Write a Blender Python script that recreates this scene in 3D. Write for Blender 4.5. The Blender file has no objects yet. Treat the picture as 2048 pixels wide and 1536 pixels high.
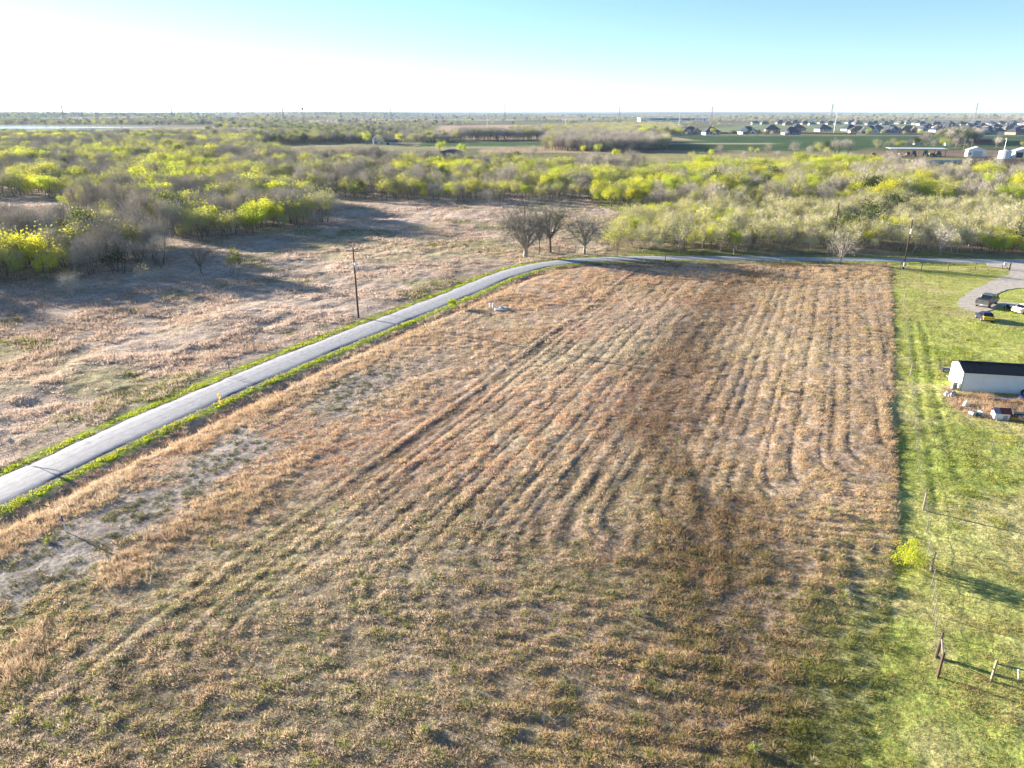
import bpy, bmesh, math, random
import numpy as np
from mathutils import Vector, Matrix, Euler

# ------------------------------------------------------------------ camera, sky, sun, exposure
SC = bpy.context.scene
COL = SC.collection
CAM_H = 30.0
FPX = 1421.0                       # focal length in pixels of a 2048 wide frame
PITCH = math.atan((768 - 224) / FPX)
cam_d = bpy.data.cameras.new('camera')
cam_d.sensor_width = 36.0
cam_d.lens = 36.0 * FPX / 2048.0
cam_d.clip_start = 0.1
cam_d.clip_end = 60000
cam = bpy.data.objects.new('camera', cam_d)
COL.objects.link(cam)
cam.location = (0, 0, CAM_H)
cam.rotation_euler = (math.pi / 2 - PITCH, 0, 0)
SC.camera = cam

SUN_DIR = Vector((-0.862, 0.507, 0))       # horizontal direction towards the sun
SUN_EL = math.radians(11.3)
world = bpy.data.worlds.new('World')
SC.world = world
world.use_nodes = True
wn = world.node_tree
wn.nodes.clear()
w_out = wn.nodes.new('ShaderNodeOutputWorld')
w_bg = wn.nodes.new('ShaderNodeBackground')
w_sky = wn.nodes.new('ShaderNodeTexSky')
w_sky.sky_type = 'NISHITA'
w_sky.sun_disc = False
w_sky.sun_elevation = SUN_EL
w_sky.sun_rotation = math.atan2(SUN_DIR.x, SUN_DIR.y)
w_sky.altitude = 200
w_sky.air_density = 0.78
w_sky.dust_density = 0.12
w_sky.ozone_density = 2.7
w_bg.inputs['Strength'].default_value = 0.054
wn.links.new(w_sky.outputs[0], w_bg.inputs[0])
wn.links.new(w_bg.outputs[0], w_out.inputs[0])

sun_d = bpy.data.lights.new('sun', 'SUN')
sun_d.energy = 5.0
sun_d.angle = math.radians(0.6)
sun_d.color = (1.0, 0.89, 0.75)
sun = bpy.data.objects.new('sun', sun_d)
COL.objects.link(sun)
sd = Vector((SUN_DIR.x, SUN_DIR.y, 0)).normalized() * math.cos(SUN_EL)
sd.z = math.sin(SUN_EL)
sun.rotation_euler = (-sd).to_track_quat('-Z', 'Y').to_euler()
sun.location = (-60, 40, 60)

SC.view_settings.view_transform = 'Standard'
SC.view_settings.look = 'None'
SC.view_settings.exposure = 2.28
SC.view_settings.gamma = 1.0
SC.view_settings.use_curve_mapping = False
SC.cycles.max_bounces = 5
SC.cycles.diffuse_bounces = 2
SC.cycles.glossy_bounces = 2
SC.cycles.transmission_bounces = 3
SC.cycles.transparent_max_bounces = 4
SC.cycles.volume_bounces = 0
SC.cycles.use_denoising = True
SC.cycles.denoiser = 'OPENIMAGEDENOISE'
SC.cycles.denoising_input_passes = 'RGB_ALBEDO_NORMAL'
SC.cycles.denoising_prefilter = 'ACCURATE'
SC.cycles.caustics_reflective = False
SC.cycles.caustics_refractive = False
SC.cycles.sample_clamp_indirect = 4

RNG = np.random.default_rng(7)
random.seed(7)

# ------------------------------------------------------------------ helpers
def G(x, y, z=0.0):
    """ground position (world x, y) seen at pixel x, y of the 2048 x 1536 photograph, on the plane z"""
    u, v = x - 1024, y - 768
    t = (CAM_H - z) / (v * math.cos(PITCH) + FPX * math.sin(PITCH))
    return (u * t, (FPX * math.cos(PITCH) - v * math.sin(PITCH)) * t)

_tab = np.random.default_rng(11).random((16, 128, 128))
def vn(x, y, scale, k=0):
    x = np.asarray(x, float) / scale + 17.3 * k; y = np.asarray(y, float) / scale + 9.1 * k
    xi = np.floor(x).astype(int); yi = np.floor(y).astype(int)
    fx = x - xi; fy = y - yi
    fx = fx * fx * (3 - 2 * fx); fy = fy * fy * (3 - 2 * fy)
    T = _tab[k % 16]
    a = T[xi % 128, yi % 128]; b = T[(xi + 1) % 128, yi % 128]
    c = T[xi % 128, (yi + 1) % 128]; d = T[(xi + 1) % 128, (yi + 1) % 128]
    return (a * (1 - fx) + b * fx) * (1 - fy) + (c * (1 - fx) + d * fx) * fy
def fbm(x, y, scale, k=0, o=3):
    s = 0; a = 0.5; t = 0
    for i in range(o):
        s = s + a * vn(x, y, scale / 2 ** i, k + i); t += a; a *= 0.55
    return s / t
def smooth(e0, e1, x):
    t = np.clip((x - e0) / (e1 - e0), 0, 1)
    return t * t * (3 - 2 * t)
def mixc(a, b, t):
    t = np.asarray(t)[..., None]
    return np.asarray(a) * (1 - t) + np.asarray(b) * t
def inside(poly, x, y):
    r = np.zeros(np.shape(x), bool)
    n = len(poly)
    for i in range(n):
        x0, y0 = poly[i]; x1, y1 = poly[(i + 1) % n]
        c = ((y0 > y) != (y1 > y)) & (x < (x1 - x0) * (y - y0) / ((y1 - y0) if y1 != y0 else 1e-9) + x0)
        r ^= c
    return r
def pdist(pts, x, y):
    """unsigned distance to a polyline"""
    best = np.full(np.shape(x), 1e9)
    for (x0, y0), (x1, y1) in zip(pts[:-1], pts[1:]):
        dx, dy = x1 - x0, y1 - y0
        t = np.clip(((x - x0) * dx + (y - y0) * dy) / (dx * dx + dy * dy + 1e-9), 0, 1)
        best = np.minimum(best, np.hypot(x - x0 - t * dx, y - y0 - t * dy))
    return best
def polydist(poly, x, y):
    """signed distance to a polygon, negative inside"""
    d = pdist(list(poly) + [poly[0]], x, y)
    return np.where(inside(poly, x, y), -d, d)
def spline(pts, n=8):
    P = [Vector((p[0], p[1], 0)) for p in pts]
    P = [2 * P[0] - P[1]] + P + [2 * P[-1] - P[-2]]
    out = []
    for i in range(1, len(P) - 2):
        for k in range(n):
            t = k / n
            a, b, c, d = P[i - 1:i + 3]
            q = 0.5 * ((2 * b) + (c - a) * t + (2 * a - 5 * b + 4 * c - d) * t * t + (3 * b - a - 3 * c + d) * t ** 3)
            out.append((q.x, q.y))
    out.append((P[-2].x, P[-2].y))
    return out

def mat_new(name):
    m = bpy.data.materials.new(name); m.use_nodes = True
    nt = m.node_tree; nt.nodes.clear()
    return m, nt, nt.nodes.new('ShaderNodeOutputMaterial')
def N(nt, t, **kw):
    n = nt.nodes.new('ShaderNode' + t)
    for k, v in kw.items(): setattr(n, k, v)
    return n
def flat(name, c, rough=0.7, metal=0.0, var=0.25, scale=3.0, spec=0.3):
    """painted / plain surface with some procedural dirt"""
    m, nt, out = mat_new(name)
    b = N(nt, 'BsdfPrincipled'); L = nt.links.new
    b.inputs['Roughness'].default_value = rough; b.inputs['Metallic'].default_value = metal
    b.inputs['Specular IOR Level'].default_value = spec
    tc = N(nt, 'TexCoord'); no = N(nt, 'TexNoise'); no.inputs['Scale'].default_value = scale; no.inputs['Detail'].default_value = 5
    L(tc.outputs['Object'], no.inputs['Vector'])
    r = N(nt, 'MapRange'); r.inputs[1].default_value = 0.3; r.inputs[2].default_value = 0.75
    r.inputs[3].default_value = 1 - var; r.inputs[4].default_value = 1 + var * 0.4
    L(no.outputs['Fac'], r.inputs[0])
    mx = N(nt, 'VectorMath', operation='SCALE'); mx.inputs[0].default_value = c[:3]
    L(r.outputs[0], mx.inputs['Scale']); L(mx.outputs[0], b.inputs['Base Color']); L(b.outputs[0], out.inputs[0])
    return m
def leafy(name, source, transl=0.4, gain=1.0, attr='tint', rough=0.8, base=(1, 1, 1)):
    """thin plant matter: diffuse plus light passing through. source: 'vertex', 'instancer', 'object'"""
    m, nt, out = mat_new(name); L = nt.links.new
    if source == 'object':
        n = N(nt, 'ObjectInfo'); cs = n.outputs['Color']
    else:
        n = N(nt, 'Attribute'); n.attribute_name = attr
        n.attribute_type = 'INSTANCER' if source == 'instancer' else 'GEOMETRY'; cs = n.outputs['Color']
    sc = N(nt, 'VectorMath', operation='MULTIPLY'); sc.inputs[1].default_value = tuple(gain * b for b in base)
    L(cs, sc.inputs[0]); cs = sc.outputs[0]
    d = N(nt, 'BsdfDiffuse'); d.inputs['Roughness'].default_value = rough
    t = N(nt, 'BsdfTranslucent'); mx = N(nt, 'MixShader'); mx.inputs[0].default_value = transl
    L(cs, d.inputs[0]); L(cs, t.inputs[0]); L(d.outputs[0], mx.inputs[1]); L(t.outputs[0], mx.inputs[2]); L(mx.outputs[0], out.inputs[0])
    return m

def mesh_np(name, co, faces, mats=(), midx=None, tint=None, smooth_=False):
    """co (n,3); faces: (m,3) or (m,4) array"""
    me = bpy.data.meshes.new(name)
    co = np.ascontiguousarray(co, np.float32); faces = np.ascontiguousarray(faces, np.int32)
    k = faces.shape[1]
    me.vertices.add(len(co)); me.vertices.foreach_set('co', co.ravel())
    me.loops.add(faces.size); me.loops.foreach_set('vertex_index', faces.ravel())
    me.polygons.add(len(faces)); me.polygons.foreach_set('loop_start', np.arange(0, faces.size, k, dtype=np.int32))
    for m in mats: me.materials.append(m)
    if midx is not None: me.polygons.foreach_set('material_index', np.ascontiguousarray(midx, np.int32))
    me.polygons.foreach_set('use_smooth', np.full(len(faces), smooth_, bool))
    if tint is not None:
        a = me.color_attributes.new('tint', 'FLOAT_COLOR', 'POINT')
        c = np.ones((len(co), 4), np.float32); c[:, :3] = tint
        a.data.foreach_set('color', c.ravel())
    me.update(calc_edges=True)
    return me
def link(name, data, parent=None, loc=(0, 0, 0), rz=0.0):
    o = bpy.data.objects.new(name, data); COL.objects.link(o)
    o.location = loc; o.rotation_euler = (0, 0, rz)
    if parent: o.parent = parent
    return o
def tag(o, label=None, cat=None, group=None, kind=None):
    if label: o['label'] = label
    if cat: o['category'] = cat
    if group: o['group'] = group
    if kind: o['kind'] = kind
    return o
def thing(name, label, cat, loc, rz=0.0, group=None):
    return tag(link(name, None, None, loc, rz), label, cat, group)

class MB:
    """collects polygons, built as one mesh"""
    def __init__(s): s.v = []; s.f = []
    def add(s, v, f):
        n = len(s.v); s.v += [tuple(p) for p in v]; s.f += [tuple(n + i for i in q) for q in f]; return s
    def box(s, x0, x1, y0, y1, z0, z1):
        return s.add([(x0, y0, z0), (x1, y0, z0), (x1, y1, z0), (x0, y1, z0), (x0, y0, z1), (x1, y0, z1), (x1, y1, z1), (x0, y1, z1)],
                     [(0, 3, 2, 1), (4, 5, 6, 7), (0, 1, 5, 4), (1, 2, 6, 5), (2, 3, 7, 6), (3, 0, 4, 7)])
    def hexa(s, b, t):
        return s.add(list(b) + list(t), [(3, 2, 1, 0), (4, 5, 6, 7), (0, 1, 5, 4), (1, 2, 6, 5), (2, 3, 7, 6), (3, 0, 4, 7)])
    def tube(s, a, b, r0, r1=None, n=6, caps=True):
        r1 = r0 if r1 is None else r1
        a, b = Vector(a), Vector(b); d = (b - a).normalized()
        u = d.orthogonal().normalized(); w = d.cross(u)
        vs = []
        for p, r in ((a, r0), (b, r1)):
            for i in range(n):
                q = 2 * math.pi * i / n
                vs.append(p + u * (r * math.cos(q)) + w * (r * math.sin(q)))
        fs = [(i, (i + 1) % n, n + (i + 1) % n, n + i) for i in range(n)]
        if caps: fs += [tuple(range(n - 1, -1, -1)), tuple(range(n, 2 * n))]
        return s.add(vs, fs)
    def prism(s, prof, axis, a, b):
        """profile of 2-d points swept along axis 'x' or 'y' from a to b"""
        n = len(prof)
        P = (lambda p, t: (t, p[0], p[1])) if axis == 'x' else (lambda p, t: (p[0], t, p[1]))
        return s.add([P(p, a) for p in prof] + [P(p, b) for p in prof],
                     [(i, (i + 1) % n, n + (i + 1) % n, n + i) for i in range(n)] + [tuple(range(n - 1, -1, -1)), tuple(range(n, 2 * n))])
    def mesh(s, name, mat, smooth_=False):
        me = bpy.data.meshes.new(name); me.from_pydata(s.v, [], s.f)
        bm = bmesh.new(); bm.from_mesh(me); bmesh.ops.recalc_face_normals(bm, faces=bm.faces); bm.to_mesh(me); bm.free()
        if mat: me.materials.append(mat)
        if smooth_:
            for p in me.polygons: p.use_smooth = True
        return me
    def build(s, name, mat, parent=None, loc=(0, 0, 0), rz=0.0, smooth_=False):
        return link(name, s.mesh(name, mat, smooth_), parent, loc, rz)
def copy_tree(o, parent=None):
    c = o.copy(); COL.objects.link(c)
    if parent: c.parent = parent
    for ch in o.children: copy_tree(ch, c)
    return c

# ------------------------------------------------------------------ the lie of the land
ROAD_PX = [(-900, 1385), (-420, 1165), (0, 982), (250, 865), (500, 755), (700, 673), (900, 594.5), (1000, 553), (1060, 535), (1110, 526.5), (1180, 519.5),
           (1290, 516.5), (1400, 516.5), (1600, 518), (1800, 520), (2048, 523), (2500, 527), (3200, 532)]
ROAD = spline([G(*p) for p in ROAD_PX], 6)
ROAD_HW = 2.6
def road_right(x, y):
    """signed distance to the road axis, positive on its right / field side"""
    best = np.full(np.shape(x), 1e9); sg = np.ones(np.shape(x))
    for (x0, y0), (x1, y1) in zip(ROAD[:-1], ROAD[1:]):
        dx, dy = x1 - x0, y1 - y0
        t = np.clip(((x - x0) * dx + (y - y0) * dy) / (dx * dx + dy * dy), 0, 1)
        d = np.hypot(x - x0 - t * dx, y - y0 - t * dy)
        m = d < best
        best = np.where(m, d, best); sg = np.where(m, np.sign((x - x0) * dy - (y - y0) * dx), sg)
    return best * sg
BND = [G(*p) for p in [(1620, 1700), (1700, 1600), (1735, 1480), (1760, 1340), (1778, 1250), (1790, 1150), (1797, 1050), (1797, 960), (1790, 870), (1781, 832), (1776, 815),
                       (1791, 790), (1789, 760), (1787, 700), (1785, 600), (1783, 545), (1782, 520)]]
_bx = np.array([p[0] for p in BND]); _by = np.array([p[1] for p in BND])
def right_of_field(x, y):
    return x - np.interp(y, _by, _bx, left=_bx[0] - 2)
RD = Vector((0.405, 0.914)).normalized()                 # mowing direction
RP = G(500, 755)
def row_uw(x, y):
    return (x - RP[0]) * RD.y - (y - RP[1]) * RD.x, (x - RP[0]) * RD.x + (y - RP[1]) * RD.y + 60.0
DRIVE = [G(*p) for p in [(1968, 524), (2075, 525), (2120, 575), (2048, 577), (2012, 580), (1994, 589), (1992, 603), (2050, 608), (2120, 612), (2120, 626), (2048, 617), (1995, 612),
                         (1985, 620), (1962, 627), (1936, 622), (1914, 612), (1916, 600), (1942, 582), (1986, 561), (2022, 547), (2020, 538), (1975, 533)]]
JUNK = [G(*p) for p in [(1884, 786), (1890, 772), (1902, 768), (1912, 786), (2140, 795), (2140, 850), (2048, 846), (1990, 842), (1938, 836), (1905, 818)]]
def smin(a, b, k):
    h = np.clip(0.5 + 0.5 * (b - a) / k, 0, 1)
    return b * (1 - h) + a * h - k * h * (1 - h)

DUSK = spline([G(*p) for p in [(1500, 552), (1440, 600), (1380, 680), (1330, 780), (1330, 880), (1400, 960), (1450, 1040), (1440, 1130), (1470, 1220), (1520, 1350), (1560, 1480)]], 4)
def dusk(x, y):
    """band of taller, darker standing grass through the field"""
    return np.exp(-(pdist(DUSK, x, y) / (3.0 + 4.0 * fbm(x, y, 9, 4))) ** 2) * smooth(.08, .36, fbm(x, y, 7, 5)) * (.6 + .4 * smooth(33, 48, y))
def rows(x, y):
    """mowing rows: (strength 0..1, ridge profile 0..1, steep on the side away from the sun)"""
    u, w = row_uw(x, y)
    wob = 0.7 * (fbm(x, y, 26, 3) - 0.5) + 0.28 * (fbm(x, y, 4, 5) - 0.5)
    s = smin(u - 24.5, w - 17 + .25 * (44 - u) + 6 * (fbm(x, y, 40, 4) - .5), 7.0) + wob
    per = np.where(u < 46, 1.5, 1.75)
    ph = s / per + 50 + .35 * np.sin(s * 1.1) + .2 * np.sin(s * 2.7 + 1)
    i = np.floor(ph); f = ph - i
    hs = np.abs(np.modf(np.sin(i * 127.1) * 43758.5)[0])
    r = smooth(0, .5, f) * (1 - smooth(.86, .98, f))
    amp = smooth(-0.5, 2.0, u - 24.5) * smooth(150.5, 143, y) * (0.85 + 0.15 * smooth(30, 48, w)) * (0.62 + .5 * hs) * (0.6 + 0.45 * smooth(.32, .55, fbm(x, y, 12, 8)))
    return np.clip(amp * (1 - .7 * dusk(x, y)), 0, 1), r

def lumps(x, y):
    u, w = row_uw(x, y); k = smooth(34, 46, w)
    a = .55 * vn(u, w * .38, .85, 6) + .45 * vn(u, w * .45, .45, 7)
    b = .55 * vn(x * .5, y, .75, 8) + .45 * vn(x * .55, y, .42, 9)
    return a * k + b * (1 - k)
TRACKS = [spline([G(*p) for p in q], 5) for q in (
    [(1822, 640), (1830, 700), (1836, 760), (1843, 815), (1855, 880), (1866, 950), (1872, 1030)],
    [(1842, 645), (1856, 690), (1864, 750), (1872, 800), (1885, 850), (1900, 900), (1915, 960)])]
def H(x, y):
    x = np.asarray(x, float); y = np.asarray(y, float)
    rd = road_right(x, y); ar = np.abs(rd)
    dr = polydist(DRIVE, x, y)
    quiet = smooth(ROAD_HW + 0.2, ROAD_HW + 5, ar) * smooth(0.3, 5, dr)
    far = np.hypot(x, y)
    z = (fbm(x, y, 26, 1) - 0.5) * 0.7 + (fbm(x, y, 6, 2) - 0.5) * 0.10
    z = z * np.where(right_of_field(x, y) > 0, 0.6, 1.0)
    # rough meadow left of the road
    md = smooth(-5, -10, rd) * smooth(600, 260, far)
    z = z + md * ((fbm(x, y, 9, 6) - 0.5) * 0.9 + (fbm(x, y, 2.6, 7) - 0.5) * 0.45)
    z = z * quiet
    # drainage ditch either side of the road
    z = z - np.where(rd > 0, .32, .06) * np.exp(-((ar - (ROAD_HW + 2.9)) / 1.1) ** 2) * smooth(175, 140, y) * smooth(0.5, 6, dr)
    amp, r = rows(x, y)
    fm = (rd > 3) & (right_of_field(x, y) < 0) & (y < 152)
    z = z + np.where(fm, amp * r * 0.105 + quiet * (lumps(x, y) - .5) * .13, 0)
    z = z + np.where(fm, 0.07 * smooth(8, 12, rd), 0) * smooth(0, -0.35, right_of_field(x, y)) * smooth(34, 41, y)
    z = z + np.where((right_of_field(x, y) > 0) & (y < 152) & (rd > 3), quiet * ((vn(x, y, .95, 8) - .5) * .07 + (vn(x, y, .5, 9) - .5) * .07), 0)
    for t in TRACKS:
        z = z - 0.07 * np.exp(-(pdist(t, x, y) / 0.32) ** 2)
    # distant swells of the country
    hill = smooth(2300, 4200, far)
    z = z + hill * (34 * (fbm(x, y, 3600, 9) - 0.42) + 7 * (fbm(x, y, 700, 10) - .5))
    z = z + smooth(4500, 9000, far) * (42 * fbm(x, y, 5200, 12, 2) - 8)
    lk = smooth(1300, 1650, y) * smooth(-620, -900, x) * smooth(4200, 2100, y)
    z = z + smooth(1800, 3300, y) * smooth(-300, -1300, x) * 14 * fbm(x, y, 900, 13)
    z = np.where(inside(LAKE_IN, x, y), np.minimum(z, -0.6), z)
    return z
LAKE = [G(*p) for p in [(-900, 257.6), (-900, 251.8), (0, 252.2), (90, 252.6), (180, 253.6), (300, 254.2), (345, 255.0), (230, 256.6), (110, 257.4), (0, 257.8)]]
LAKE_IN = LAKE
def h1(x, y): return float(H(np.array([x]), np.array([y]))[0])
def at(px, py, dz=0.0):
    x, y = G(px, py)
    for _ in range(2):
        z = h1(x, y); x, y = G(px, py, z)
    return (x, y, z + dz)

# ------------------------------------------------------------------ ground sheet
def gpoly(*px): return [G(*p) for p in px]
FIELDS = [   # (polygon, colour, edge softness)
    (gpoly((960, 306), (1275, 306), (1290, 293), (960, 294)), (.40, .30, .19), 3),
    (gpoly((560, 293), (860, 300), (1210, 292), (1180, 282.5), (840, 284), (820, 292), (640, 290)), (.30, .26, .15), 6),
    (gpoly((835, 292.5), (1185, 291.5), (1180, 282.5), (842, 285)), (.055, .11, .035), 3),
    (gpoly((1170, 323), (1760, 326), (1790, 316), (1740, 309), (1240, 307)), (.31, .28, .12), 4),
    (gpoly((1250, 301), (1722, 302), (1740, 296), (2300, 292), (2300, 271.5), (1290, 272)), (.050, .095, .028), 3),
    (gpoly((1300, 287.6), (1800, 287.0), (1800, 286.2), (1300, 286.8)), (.42, .36, .24), 1),
    (gpoly((1700, 309), (2300, 322), (2300, 292), (1720, 301)), (.20, .15, .10), 2),
    (gpoly((1735, 315), (2300, 320), (2300, 350), (1850, 346), (1790, 336)), (.085, .062, .045), 2),
    (gpoly((1780, 333), (1760, 325), (1740, 316), (1920, 317), (1930, 324), (1850, 331)), (.20, .20, .08), 2),
    (gpoly((870, 268), (1220, 269), (1330, 256), (1180, 249), (880, 251)), (.46, .33, .22), 8),
    (gpoly((930, 283), (1400, 281), (1290, 268), (930, 272)), (.38, .29, .18), 6),
    (gpoly((1340, 271), (2300, 271), (2300, 250), (1900, 244), (1500, 249), (1360, 262)), (.20, .23, .10), 6),
    (gpoly((330, 256), (600, 257.5), (600, 255.4), (330, 254.4)), (.34, .29, .2), 4),
    (gpoly((540, 300), (830, 302), (900, 296), (700, 288), (520, 292)), (.27, .26, .12), 6),
    (gpoly((560, 297.5), (720, 299), (760, 296.5), (640, 294.5)), (.30, .17, .09), 5),
]
def soil_mask(x, y, rd):
    n1 = fbm(x, y, 9, 2); n2 = fbm(x, y, 26, 4)
    return smooth(9.2, 11, rd + 4 * (n1 - .5)) * smooth(20.5, 15.5, rd + 7 * (n1 - .5)) * smooth(100, 74, y + 30 * (n2 - .5)) * smooth(.30, .42, fbm(x, y, 6, 9))
WOOD_GREEN = np.array((.15, .17, .06)); WOOD_TAN = np.array((.27, .21, .14))
def ground_col(x, y):
    rd = road_right(x, y); rf = right_of_field(x, y); far = np.hypot(x, y)
    n1 = fbm(x, y, 30, 1); n2 = fbm(x, y, 7, 2); n3 = fbm(x, y, 2.2, 3)
    c = mixc(WOOD_GREEN, WOOD_TAN, smooth(.35, .65, n1))
    farc = mixc((.16, .15, .085), (.22, .19, .11), smooth(.4, .6, fbm(x, y, 420, 4)))
    farc = mixc(farc, (.36, .29, .18), smooth(.60, .66, fbm(x, y * 0.6, 700, 5)))
    farc = mixc(farc, (.10, .14, .05), smooth(.62, .68, fbm(x, y, 500, 6)))
    c = mixc(c, farc, smooth(380, 700, far))
    for poly, col, soft in FIELDS:
        d = polydist(poly, x, y) + (vn(x, y, 14, 5) - .5) * soft
        k = 1 - smooth(-soft * .5, soft * .5, d)
        c = mixc(c, np.asarray(col) * (0.75 + .5 * fbm(x, y, 25, 7)[..., None]), k)
    # meadow left of the road
    mead = mixc((.46, .37, .30), (.35, .28, .22), smooth(.42, .62, n2))
    mead = mixc(mead, (.24, .23, .11), smooth(.60, .74, fbm(x, y, 11, 8)) * .7)
    mead = mixc(mead, (.30, .27, .13), smooth(.5, .7, fbm(x, y, 45, 12)) * .6)
    k = smooth(-3, -6, rd) * (~inside(WOODS_ALL, x, y)) * smooth(420, 330, far) * smooth(60, 45, x)
    c = mixc(c, mead, k)
    # mown field
    u, w = row_uw(x, y)
    f = mixc((.40, .31, .235), (.31, .24, .18), smooth(.35, .65, n1))
    f = mixc(f, (.36, .30, .21), smooth(.45, .7, fbm(x, y, 18, 9)))
    f = mixc(f, (.22, .215, .10), smooth(.50, .72, n2) * smooth(62, 38, y) * .6)
    f = mixc(f, f * .6, dusk(x, y))
    f = f * (1.08 - .24 * smooth(66, 30, np.hypot(x, y)))[..., None]  # ground painted darker near the camera, deepening the gaps between tufts
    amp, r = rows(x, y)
    f = mixc(f, f * .5, amp * (1 - r) * .9)  # furrow shade painted in as darker thatch between the rows
    soil = mixc((.34, .305, .28), (.24, .215, .195), n3)
    ks = soil_mask(x, y, rd)
    f = mixc(f, soil, ks * .9)
    f = mixc(f, (.32, .33, .13), smooth(-7, 0, rf) * smooth(52, 32, y) * .8)
    k = smooth(3, 4.5, rd) * smooth(0.25, -0.25, rf) * smooth(153, 151, y)
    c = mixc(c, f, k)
    # pasture
    p = mixc((.38, .40, .12), (.48, .43, .20), smooth(.45, .65, fbm(x, y, 12, 10)))
    p = mixc(p, (.31, .36, .09), smooth(.5, .7, n2))
    p = mixc(p, (.33, .31, .11), smooth(120, 142, y) * .4)
    k = smooth(-0.25, 0.25, rf) * smooth(153, 151, y) * smooth(3, 4.5, rd)
    c = mixc(c, p, k)
    dj = polydist(JUNK, x, y)
    c = mixc(c, (.33, .23, .14), smooth(.5, -.5, dj + (n3 - .5)))
    # verge
    ar = np.abs(rd)
    k = smooth(ROAD_HW + 1.9, ROAD_HW + 0.9, ar + 1.2 * (n3 - .5)) * smooth(185, 140, x)
    c = mixc(c, (.20, .26, .05), k)
    c = mixc(c, (.24, .21, .17), smooth(ROAD_HW + .45, ROAD_HW + .1, ar + .5 * (n3 - .5)))
    c = mixc(c, (.10, .10, .08), inside(LAKE, x, y).astype(float))
    c = c * (0.86 + 0.28 * vn(x, y, 1.1, 11))[..., None]
    return c

# woodland outlines on the ground (traced along the foot of the trees)
W_FRONT = gpoly((-260, 600), (0, 566), (130, 560), (250, 556), (330, 550), (345, 522), (290, 478), (200, 488), (120, 478), (60, 492), (0, 476), (-260, 500))
W_MID = gpoly((120, 412), (180, 446), (280, 472), (395, 488), (480, 478), (560, 464), (640, 456), (662, 440), (640, 418), (600, 400), (520, 396), (480, 392), (300, 396))
W_LEFT = gpoly((-900, 420), (0, 396), (120, 400), (300, 392), (480, 388), (600, 394), (640, 380), (640, 342), (590, 318), (540, 304), (500, 292), (520, 268), (345, 272), (-900, 275))
W_CENTRE = gpoly((600, 396), (700, 401), (850, 403), (960, 407), (1075, 400), (1190, 402), (1230, 380), (1230, 346), (1180, 338), (960, 331), (820, 328), (700, 324), (600, 321))
W_RIGHT = gpoly((1178, 408), (1240, 418), (1290, 424), (1420, 424), (1600, 420), (1800, 420), (2048, 418), (2600, 425), (2600, 362), (2048, 360), (1850, 356), (1800, 350), (1762, 338), (1680, 336), (1600, 342),
                (1400, 345), (1240, 346))
W_SAPLING = gpoly((1210, 500), (1250, 507), (1400, 505.5), (1600, 506), (1800, 508), (2048, 510), (2700, 512), (2700, 424), (2048, 420), (1800, 421), (1560, 424), (1400, 428), (1290, 432), (1235, 452), (1222, 475))
WOODS_ALL = gpoly((1205, 512), (2700, 520), (2700, 340), (1180, 330), (1180, 405), (1235, 425), (1228, 455))

def grow(a, b, d0, g, dmax=1e9):
    out = [a]; d = d0
    while out[-1] < b:
        out.append(out[-1] + d); d = min(d * g, dmax)
    return out
xs = sorted([-v for v in grow(46, 16000, .34, 1.055)] + list(np.arange(-45.7, 66, .30)) + [v for v in grow(66, 16000, .32, 1.055)])
ys = sorted([23 - v for v in grow(0.5, 400, .6, 1.2)] + list(np.arange(23, 92, .27)) + list(np.arange(92, 162, .45)) + grow(162, 20000, .5, 1.045))
xs = np.array(xs); ys = np.array(ys)
GX, GY = np.meshgrid(xs, ys)
gx, gy = GX.ravel(), GY.ravel()
gz = H(gx, gy)
nx, ny = len(xs), len(ys)
ii = (np.arange(ny - 1)[:, None] * nx + np.arange(nx - 1)[None, :]).ravel()
gf = np.stack([ii, ii + 1, ii + 1 + nx, ii + nx], 1)
def ground_mat():
    m, nt, out = mat_new('ground'); L = nt.links.new
    b = N(nt, 'BsdfPrincipled'); b.inputs['Roughness'].default_value = 0.95; b.inputs['Specular IOR Level'].default_value = 0.05
    a = N(nt, 'Attribute'); a.attribute_name = 'tint'
    ge = N(nt, 'NewGeometry')
    prev = a.outputs['Color']
    for sc, lo, hi in ((2.6, .55, 1.35), (.55, .72, 1.25), (.06, .8, 1.18)):
        no = N(nt, 'TexNoise'); no.inputs['Scale'].default_value = sc; no.inputs['Detail'].default_value = 6; no.inputs['Roughness'].default_value = .65
        L(ge.outputs['Position'], no.inputs['Vector'])
        r = N(nt, 'MapRange'); r.inputs[1].default_value = .32; r.inputs[2].default_value = .68; r.inputs[3].default_value = lo; r.inputs[4].default_value = hi
        L(no.outputs['Fac'], r.inputs[0])
        v = N(nt, 'VectorMath', operation='SCALE'); L(prev, v.inputs[0]); L(r.outputs[0], v.inputs['Scale']); prev = v.outputs[0]
        if sc == 2.6:
            bp = N(nt, 'Bump'); bp.inputs['Strength'].default_value = .9; bp.inputs['Distance'].default_value = .16
            L(no.outputs['Fac'], bp.inputs['Height']); L(bp.outputs[0], b.inputs['Normal'])
    L(prev, b.inputs['Base Color']); L(b.outputs[0], out.inputs[0])
    return m
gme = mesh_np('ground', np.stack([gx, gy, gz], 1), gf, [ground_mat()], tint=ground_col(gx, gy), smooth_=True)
tag(link('ground', gme), 'open rural ground of mown field, rough meadow and pasture running to the horizon', kind='structure')

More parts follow.
